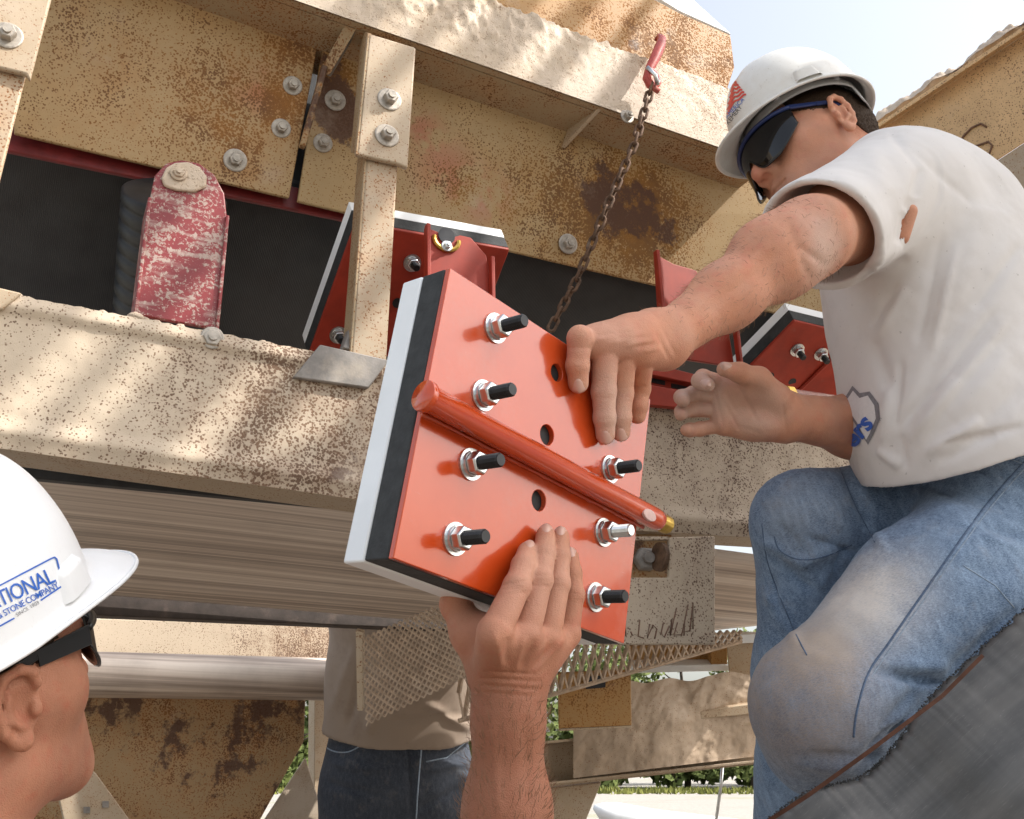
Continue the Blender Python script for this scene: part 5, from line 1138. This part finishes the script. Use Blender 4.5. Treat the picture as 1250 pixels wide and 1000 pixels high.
patch(bvS, 'shirt_print', [(1034, 489), (1042, 477), (1050, 486), (1060, 483), (1068, 495), (1070, 511), (1062, 530), (1058, 537), (1047, 516), (1038, 503)], MAT['inkwhite'], shirt, .0010)
v_, f_ = text_mesh('ers', 31, bold=1.0, shear=.1); print_on(bvS, 'shirt_lettering', v_, f_, 1043, 548, R(-50), MAT['inkblue'], shirt, .0018, 1.0)
v_, f_ = text_mesh('TM', 5); print_on(bvS, 'shirt_lettering', v_, f_, 1074, 517, R(-60), MAT['inkgrey'], shirt, .0008)
# boot and platform under the far foot
bo = [Pr(968, 1170, 1.47, .058), Pr(966, 1235, 1.475, .05)]; V_, Q_ = sdf_mesh([([cap(bo[0][:3], bo[1][:3], .056, .05), cap(Pr(960, 1250, 1.475, 0)[:3], Pr(880, 1262, 1.44, 0)[:3], .045, .038)], .03, 0, '+')], .006)
put('boot', V_, Q_, MAT['leather'], man, smooth=True)
pz = min(v[2] for v in V_)
o = build(MB().box(Matrix.Identity(4), .15, 1.15, 1.05, 1.95, pz-.06, pz-.002), 'work_platform', MAT['weld'], bevel=.004); tag(o, 'grey steel work platform under the kneeling man', 'platform')

# ------------------------------------------------------------------ hard hats and glasses
def hat(lbl, M, mat, name='hard_hat', bill=.046, rim=.010, slot=.22):
    """M: hat frame, x = wearer's left, y = forward, z = up, origin at the brim's level in the middle"""
    t = thing(name, lbl, 'hard hat', M)
    def f(u, v):
        a = u*2*math.pi; cx_, sy_ = math.cos(a), math.sin(a)
        fr_ = max(0, sy_)
        if v < .8:
            th = (v/.8)*math.pi/2; k = math.sin(th)**.80; z = .140*math.cos(th)**.92
            x, y = .106*k*cx_, .122*k*sy_
            up = math.cos(th); z += .0045*up**.5*math.exp(-(x/.013)**2)*(1 if abs(y) < .12 else .3) + .003*up**.5*(math.exp(-((x-.036)/.009)**2)+math.exp(-((x+.036)/.009)**2))
            e = 0
        else:
            w = (v-.8)/.2; e = w; ext = rim + bill*fr_**2.2
            x = (.106+ext*.55*w)*cx_*(1-.04*fr_*w); y = .122*sy_ + ext*w*sy_; z = -.004*w - .020*w*w*fr_**2*(1 if sy_ > 0 else 0) - .006*w*(1-fr_) 
            z -= .0*w
        return M @ Vector((x, y, z))
    mb = MB().grid(f, 96, 44, close_u=True); o = build(mb, 'shell', mat, t, smooth=True, solid=.0028)
    rimp = [f(k/96, 1.0) for k in range(97)]; build(MB().tube(rimp, .0022, 6, cap=False), 'rim_bead', mat, t, smooth=True)
    for s in (-1, 1):                                                       # raised accessory slots
        pts = []
        def sl(u, v):
            hh = .001+.027*v; a = (0 if s > 0 else math.pi)+(u-.5)*(.42-.12*v)*s; edge = min(1, min(u, 1-u)*7)*min(1, (1-v)*5)
            k = (1-(hh/.140)**2.1)**.5
            q = f(((a+s*.18)/(2*math.pi)) % 1, .8); 
            d = .0062*edge-.001; return M @ Vector(((.106*k**.8+d)*math.cos(a+s*slot), (.122*k**.8+d)*math.sin(a+s*slot), hh))
        build(MB().grid(sl, 16, 10), 'accessory_slot', mat, t, smooth=True)
    def band(u, v):
        a = u*2*math.pi; return M @ Vector((.093*math.cos(a), .110*math.sin(a), .006-.016*v - (.030 if math.sin(a) < -.6 else 0)*v))
    build(MB().grid(band, 64, 4, close_u=True), 'headband', MAT['grey'], t, smooth=True, solid=.002)
    for k in range(6):
        a = k*math.pi/3+.3; pts = [M @ Vector((.092*math.cos(a)*math.sin(q), .110*math.sin(a)*math.sin(q), -.0+.095*math.cos(q))) for q in np.linspace(math.pi/2, .1, 8)]; build(MB().tube(pts, .006, 6), 'strap', MAT['grey'], t, smooth=True)
    build(MB().lathe(M @ Matrix.Translation((0, -.108, -.045)) @ Matrix.Rotation(R(90), 4, 'X'), [(.016, -.012), (.018, -.010), (.018, .004), (.012, .008)], 16), 'ratchet_knob', MAT['blackplastic'], t)
    vs = [o.matrix_world @ v.co for v in o.data.vertices]; vs = [M @ v.co for v in o.data.vertices]
    return t, BVHTree.FromPolygons(vs, [tuple(p.vertices) for p in o.data.polygons])
HM1 = HF((-.93, .24, -.26), (-.33, -.80, .47), (.468, -.460, 1.65)) @ Matrix.Scale(.93, 4)
h1, bh1 = hat('scuffed white hard hat with a red striped sticker on the kneeling man', HM1, MAT['hat'])
HM2 = H2 @ Matrix.Translation((.004, -.015, .066)) @ Matrix.Rotation(R(10), 4, 'X') @ Matrix.Scale(1.07, 4)
h2, bh2 = hat('clean white hard hat with blue NATIONAL lettering on the lower man', HM2, MAT['hat2'], slot=.52)
q = lambda x, y: (860+x/4.545, 40+y/4.545)
for i in range(6):
    ax_, ay_, bx_, by_ = 118+7*i, 462-33*i, 232-11*i, 348-12*i
    pl = [q(ax_+(bx_-ax_)*t, ay_+(by_-ay_)*t-26*math.sin(t*3.14)+7*math.sin(t*12)) for t in np.linspace(0, 1, 14)]
    v_, f_ = stroke(pl, 2.4); print_on(bh1, 'sticker_stripe', v_, f_, 0, 0, 0, MAT['inkred'], h1)
v_, f_ = text_mesh('AMERICA', 7.5); print_on(bh1, 'sticker_lettering', v_, f_, *q(128, 478), R(-47), MAT['inkblue'], h1)
v_, f_ = text_mesh('KEMERY', 7.5); print_on(bh1, 'sticker_lettering', v_, f_, *q(135, 512), R(-52), MAT['inkblack'], h1)
a2 = R(-24.5)
v_, f_ = text_mesh('NATIONAL', 22, 'RIGHT', .12, space=.9); print_on(bh2, 'hat_lettering', v_, f_, 68, 710, a2, MAT['inkblue'], h2, sy=1.25)
v_, f_ = text_mesh('LIME & STONE COMPANY', 9.6, 'RIGHT', .06, space=.92); print_on(bh2, 'hat_lettering', v_, f_, 72, 717, a2-.06, MAT['inkblue'], h2, sy=1.15)
v_, f_ = text_mesh('SINCE 1903', 6.5, 'LEFT'); print_on(bh2, 'hat_lettering', v_, f_, 20, 753, a2-.1, MAT['inkgrey'], h2)
for pl in ([(-30, 728), (0, 714.5), (62, 682), (66, 680.5), (68.5, 683), (76, 712), (75, 715.5), (49, 733)], [(-20, 773), (0, 764), (17, 754.5)]):
    v_, f_ = stroke(pl, 1.9); print_on(bh2, 'sticker_frame', v_, f_, 0, 0, 0, MAT['inkblue'], h2)

def glasses(lbl, M, frame_mat, side=0):
    t = thing('safety_glasses', lbl, 'glasses', M @ Matrix.Translation((0, .1, 0)))
    def pt(a, z, o=0): return M @ Vector(((.083+o)*math.sin(a), .030+(.088+o)*math.cos(a), z))
    def bot(a):
        d = abs(math.degrees(a))
        if side: return -.014+.014*math.exp(-(d/11)**2)+.034*max(0, (d-26)/32)**1.3
        return (-.024 if side else -.036)+(.028 if side else .040)*math.exp(-(d/11)**2)+.040*max(0, (d-36)/34)**1.4
    A = R(57 if side else 68)
    def lens(u, v):
        a = -A+2*A*u; zt_ = .033+.003*math.cos(a*1.2); zb_ = bot(a); z = zt_+(zb_-zt_)*v; return pt(a, z)
    build(MB().grid(lens, 70, 12), 'lens', MAT['lens'], t, smooth=True, solid=.002)
    build(MB().tube([pt(a, .034+.003*math.cos(a*1.2), .001) for a in np.linspace(-A, A, 40)], .0034, 8), 'brow_bar', frame_mat, t, smooth=True)
    build(MB().tube([pt(a, bot(a), .0005) for a in np.linspace(-A, A, 60)], .0012, 6), 'lens_edge', MAT['blackplastic'], t, smooth=True)
    for s in (-1, 1):
        a0 = pt(s*A, .034, .001); a1 = M @ Vector((s*.079, .018, .034)); a2_ = M @ Vector((s*.081, -.008, .031)); a3 = M @ Vector((s*.080, -.03, .015))
        up = (M.to_3x3() @ Vector((0, 0, 1)))
        mb = MB()
        for p_, q_ in ((a0, a1), (a1, a2_), (a2_, a3)):
            sd = (q_-p_).cross(up).normalized(); mb.prism([p_+up*.004-sd*.0015, q_+up*.0035-sd*.0015, q_-up*.0035-sd*.0015, p_-up*.004-sd*.0015], sd*.003)
        build(mb, 'temple', frame_mat, t, bevel=.0008)
        if side: build(MB().prism([a0+up*.004, a1+up*.004, a1-up*.010, a0-up*.014], (M.to_3x3() @ Vector((s, 0, 0)))*.0015), 'side_shield', MAT['blackplastic'], t, bevel=.0006)
    return t
g1 = glasses('black wrap sunglasses with a navy brow bar on the kneeling man', H1, MAT['blueframe'])
g2 = glasses('black wrap sunglasses with side shields on the lower man', H2, MAT['blackplastic'], 1)
# ------------------------------------------------------------------ lower man
shl, elb, wrl = Cr(-.27, .50, .745, .06), Cr(-.006, .505, .835, .046), Pr(621, 832, .868, .029)
arm3 = [cap(shl[:3], mid(shl, elb)[:3], .062, .053), cap(mid(shl, elb)[:3], elb[:3], .053, .044), cap(elb[:3], mid(elb, wrl, .25)[:3], .044, .0445), cap(mid(elb, wrl, .25)[:3], mid(elb, wrl, .62)[:3], .0445, .034), cap(mid(elb, wrl, .62)[:3], mid(elb, wrl, .9)[:3], .034, .0275), cap(mid(elb, wrl, .9)[:3], wrl[:3], .0275, .0275)]
cI, cM, cR, cP = Lr(604, 772, .022, .0135), Lr(640, 776, .022, .0132), Lr(667, 780, .020, .0125), Lr(691, 774, .015, .0118)
gi = [cI, Lr(631, 716, .025, .0112), Lr(639, 691, .018, .0100), Lr(644, 674, .0105, .0090)]
gm = [cM, Lr(659, 708, .026, .0108), Lr(664, 676, .019, .0098), Lr(666, 654, .0105, .0088)]
gr = [cR, Lr(681, 712, .023, .0104), Lr(683, 680, .018, .0092), Lr(684, 656, .0105, .0084)]
gp = [cP, Lr(700, 726, .018, .0096), Lr(698, 700, .015, .0086), Lr(696, 680, .010, .0078)]
u1, u2 = Pr(604, 822, .868, 0), Pr(645, 824, .872, 0)
palm3 = [cap(u1[:3], cI[:3], .020, .0150), cap(mid(u1, u2, .35)[:3], cM[:3], .020, .0148), cap(mid(u1, u2, .7)[:3], cR[:3], .019, .0142), cap(u2[:3], cP[:3], .018, .0135)]
th3 = [Pr(598, 815, .872, .020), Pr(574, 772, .880, .0165), Pr(556, 738, .893, .0125), Pr(560, 722, .925, .0105)]
VC, QC = sdf_mesh([(arm3, .02, 0, '+')] + hand_groups([gi, gm, gr, gp], palm3, th3, [cap(Pr(578, 772, .876, 0)[:3], Pr(602, 765, .868, 0)[:3], .013, .012)]), .0017)
VC = folds(VC, QC, [(583, 828, 660, 832, 1.8, -.0014), (581, 836, 662, 842, 1.8, -.0012), (590, 820, 655, 823, 1.8, -.0011), (585, 845, 655, 850, 2.0, -.0008), (612, 714, 648, 709, 1.6, -.0009), (614, 720, 646, 716, 1.6, -.0009), (616, 726, 646, 722, 1.6, -.0007), (648, 703, 672, 703, 1.6, -.0009), (648, 709, 672, 709, 1.6, -.0009), (648, 715, 672, 715, 1.6, -.0007), (672, 708, 692, 709, 1.6, -.0008), (672, 714, 692, 715, 1.6, -.0008), (692, 724, 712, 725, 1.6, -.0007), (656, 677, 674, 678, 1.8, -.0004), (630, 690, 650, 694, 1.8, -.0004),
                   (604, 772, 612, 815, 5, .0018), (640, 776, 628, 820, 4, .0018), (667, 780, 640, 822, 4, .0017), (690, 778, 650, 822, 4, .0014), (622, 778, 618, 812, 5, -.0018), (655, 780, 635, 815, 4, -.0017), (680, 784, 650, 815, 4, -.0013), (600, 880, 610, 1000, 6, .0012), (640, 870, 648, 1000, 7, -.0012)])
n2 = [H2.inverted() @ CW((-.475, .43, .83)), H2.inverted() @ CW((-.48, .52, .84))]
Vh2, Qh2 = sdf_mesh(head_groups([cap((0, -.04, -.09), tuple(n2[0]), .060, .068), cap(tuple(n2[0]), tuple(n2[1]), .068, .08)]), .0021, T=H2)
tb2 = [Cr(-.48, .58, .84, .12), Cr(-.48, .80, .86, .13), Cr(-.48, 1.0, .92, .13)]
Vt2, Qt2 = sdf_mesh([([cap(a[:3], b[:3], a[3], b[3]) for a, b in zip(tb2, tb2[1:])]+[cap(Cr(-.27, .50, .745, 0)[:3], Cr(-.66, .52, .97, 0)[:3], .062, .062)], .05, 0, '+')], .009)
Vb, Qb = join((Vh2, Qh2), (VC, QC), (Vt2, Qt2))
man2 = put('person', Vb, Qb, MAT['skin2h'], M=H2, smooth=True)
tag(man2, 'man in clean white hard hat seen from behind, one forearm raised to the plate', 'person')
nails(man2, [(gi[3], gi[2], .0088, .95, CAM), (gm[3], gm[2], .0086, 1, CAM), (gr[3], gr[2], .0082, 1, CAM), (gp[3], gp[2], .0076, 1, P(760, 640, .7))])
add_hair(man2, H2, 5)
add_hairs(man2, VC, QC, elb, wrl, .06, 2200, 4, .012)
sh3 = [Cr(-.48, .60, .84, .13), Cr(-.48, .80, .86, .14), Cr(-.48, 1.02, .92, .14)]
V_, Q_ = sdf_mesh([([cap(a[:3], b[:3], a[3], b[3]) for a, b in zip(sh3, sh3[1:])]+[cap(Cr(-.25, .515, .75, 0)[:3], Cr(-.66, .54, .97, 0)[:3], .075, .075)], .05, 0, '+')], .008)
V_ = ripple(V_, Q_, .004, 14, seed=8); put('t_shirt', V_, Q_, MAT['shirt_grey'], man2, smooth=True)
lg = [Cr(-.42, 1.08, .92, .10), Cr(-.12, 1.12, 1.0, .075), Cr(-.25, 1.40, .95, .06)]; lg = [(p[0], p[1], max(p[2], .07), p[3]) for p in lg]
lg2 = [(p[0]-.22, p[1]+.03, p[2], p[3]) for p in lg]
MAT['denim2'] = denim('dark_dirty_denim', (.018, .024, .038), (.055, .065, .085), (), .15)
V_, Q_ = sdf_mesh([(chain(lg)+chain(lg2)+[cap(lg[0][:3], lg2[0][:3], .12, .12)], .04, 0, '+')], .01); put('jeans', V_, Q_, MAT['denim2'], man2, smooth=True)

# ------------------------------------------------------------------ third man, only waist and hips in view behind the guard
Z3 = 2.87
def T3(px, py, dz, r): return Pr(px, py, Z3+dz, r*Z3/FOC)
tz = [T3(500, 640, .0, 96), T3(497, 740, 0, 90), T3(492, 830, 0, 88), T3(487, 892, 0, 92)]
Vs3, Qs3 = sdf_mesh([([cap(a[:3], b[:3], a[3], b[3], (tuple(Dv((0, 0, 1))), 1.35)) for a, b in zip(tz, tz[1:])] + [cap(T3(430, 665, 0, 0)[:3], T3(432, 735, .05, 0)[:3], .075, .08), cap(T3(570, 665, 0, 0)[:3], T3(574, 740, .05, 0)[:3], .075, .08)], .05, 0, '+'), ([(tuple(P(395, 889, Z3)), tuple(Dv((-.05, 1, 0))))], 0, 0, 'h')], .006)
Vs3 = folds(Vs3, Qs3, [(432, 790, 405, 870, 6, .006), (446, 800, 425, 890, 6, -.01), (460, 860, 450, 895, 6, .01), (520, 860, 575, 890, 6, .01), (480, 880, 560, 872, 5, -.008)]); Vs3 = ripple(Vs3, Qs3, .008, 10, seed=11)
jz = [T3(487, 900, 0, 84), T3(485, 945, 0, 94)]
Vj3, Qj3 = sdf_mesh([([cap(jz[0][:3], jz[1][:3], jz[0][3], jz[1][3], (tuple(Dv((0, 0, 1))), 1.35))] + [cap(T3(440, 972, 0, 0)[:3], T3(425, 1130, 0, 0)[:3], .115, .085), cap(T3(425, 1130, 0, 0)[:3], T3(425, 1330, .08, 0)[:3], .085, .06), cap(T3(535, 972, 0, 0)[:3], T3(555, 1130, 0, 0)[:3], .115, .085), cap(T3(555, 1130, 0, 0)[:3], T3(555, 1330, .08, 0)[:3], .085, .06)], .03, 0, '+')], .007)
Vj3 = folds(Vj3, Qj3, [(400, 930, 470, 940, 5, .008), (395, 955, 475, 975, 5, -.008), (520, 940, 580, 930, 5, .008), (505, 990, 570, 960, 5, -.008), (500, 900, 503, 1000, 4, -.008), (388, 905, 440, 915, 4, -.006)]); Vj3 = ripple(Vj3, Qj3, .007, 12, seed=12)
H3 = HF((0, .2, -1), (0, -1, 0), (-.27, -.02, Z3))
body3 = head_groups([cap((0, -.04, -.09), (0, -.05, -.24), .06, .07)])
V1, Q1 = sdf_mesh(body3, .005, T=H3)
V2, Q2 = sdf_mesh([(chain([T3(445, 700, .04, 26), T3(455, 800, .14, 18), T3(490, 790, .26, 15)]), .03, 0, '+'), (chain([T3(565, 710, .04, 26), T3(560, 800, .14, 20), T3(530, 790, .26, 15)]), .03, 0, '+')], .007)
Vb, Qb = join((V1, Q1), (V2, Q2))
man3 = put('person', Vb, Qb, MAT['skin2h'], M=H3, smooth=True); tag(man3, 'person in dirty tan t-shirt and dark jeans, only hips showing behind the metal guard', 'person')
put('t_shirt', Vs3, Qs3, MAT['shirt_tan'], man3, smooth=True); j3 = put('jeans', Vj3, Qj3, MAT['denim2'], man3, smooth=True)
bv3 = BVHTree.FromPolygons([Vector(v) for v in Vj3], [tuple(int(i) for i in q_) for q_ in Qj3])
drape(bv3, [[(516, 898), (513, 930), (510, 965), (508, 1000)]], .0022, 'fly_seam', MAT['seam2'], j3)
drape(bv3, [[(392, 900), (402, 915), (425, 918), (448, 905)], [(470, 895), (560, 905)], [(520, 930), (545, 925), (570, 905)]], .0020, 'pocket_seam', MAT['seam2'], j3)
for s in (425, 555):
    V_, Q_ = sdf_mesh([([cap(T3(s, 1330, .08, 0)[:3], T3(s, 1352, .0, 0)[:3], .055, .05), cap(T3(s, 1352, .06, 0)[:3], T3(s, 1358, -.12, 0)[:3], .05, .042)], .02, 0, '+')], .009); put('boot', V_, Q_, MAT['leather'], man3, smooth=True)

# ------------------------------------------------------------------ unseen panel and rods added up-sun to shade the workers and stripe the beams
e1 = Vector((0, 0, 1)).cross(SUN).normalized(); e2 = SUN.cross(e1)
def EP(a, b, l): return e1*a+e2*b+SUN*l
tch = thing('shade_panel', 'large tan sheet metal panel added out of view to shade the workers', 'shade panel', Matrix.Translation(EP(1.0, 1.0, 3.2)))
pol = [(.40, .40), (1.85, .40), (1.85, 1.27), (1.50, 1.33), (1.15, 1.47), (.40, 1.50)]
build(MB().prism([EP(a, b, 3.2) for a, b in pol], SUN*.02), 'shade_panel_face', MAT['tan_clean'], tch, bevel=.003)
for a, b in ((.40, 1.46), ):
    build(MB().prism([EP(a, .40, 3.225), EP(b, .40, 3.225), EP(b, .40, 3.6), EP(a, .40, 3.6)], e2*.012), 'shade_panel_side', MAT['tan_clean'], tch, bevel=.003)
for k in range(4):
    b = .6+.25*k; build(MB().prism([EP(.41, b, 3.195), EP(1.38, b, 3.195), EP(1.38, b, 3.14), EP(.41, b, 3.14)], e2*.012), 'shade_panel_rib', MAT['tan_clean'], tch, bevel=.002)
for c, w in ((.41, .040), (.53, .018), (.66, .036), (.27, .022), (.14, .015)):  # pipes added out of view to cast shadow stripes on the beams
    a0 = .75; pts = [EP(a0, a0+c, 3.6), EP(1.75, 1.75+c, 3.75)]
    o = build(MB().tube(pts, w, 10), 'shadow_pipe', MAT['tan_clean'], tch, smooth=True)
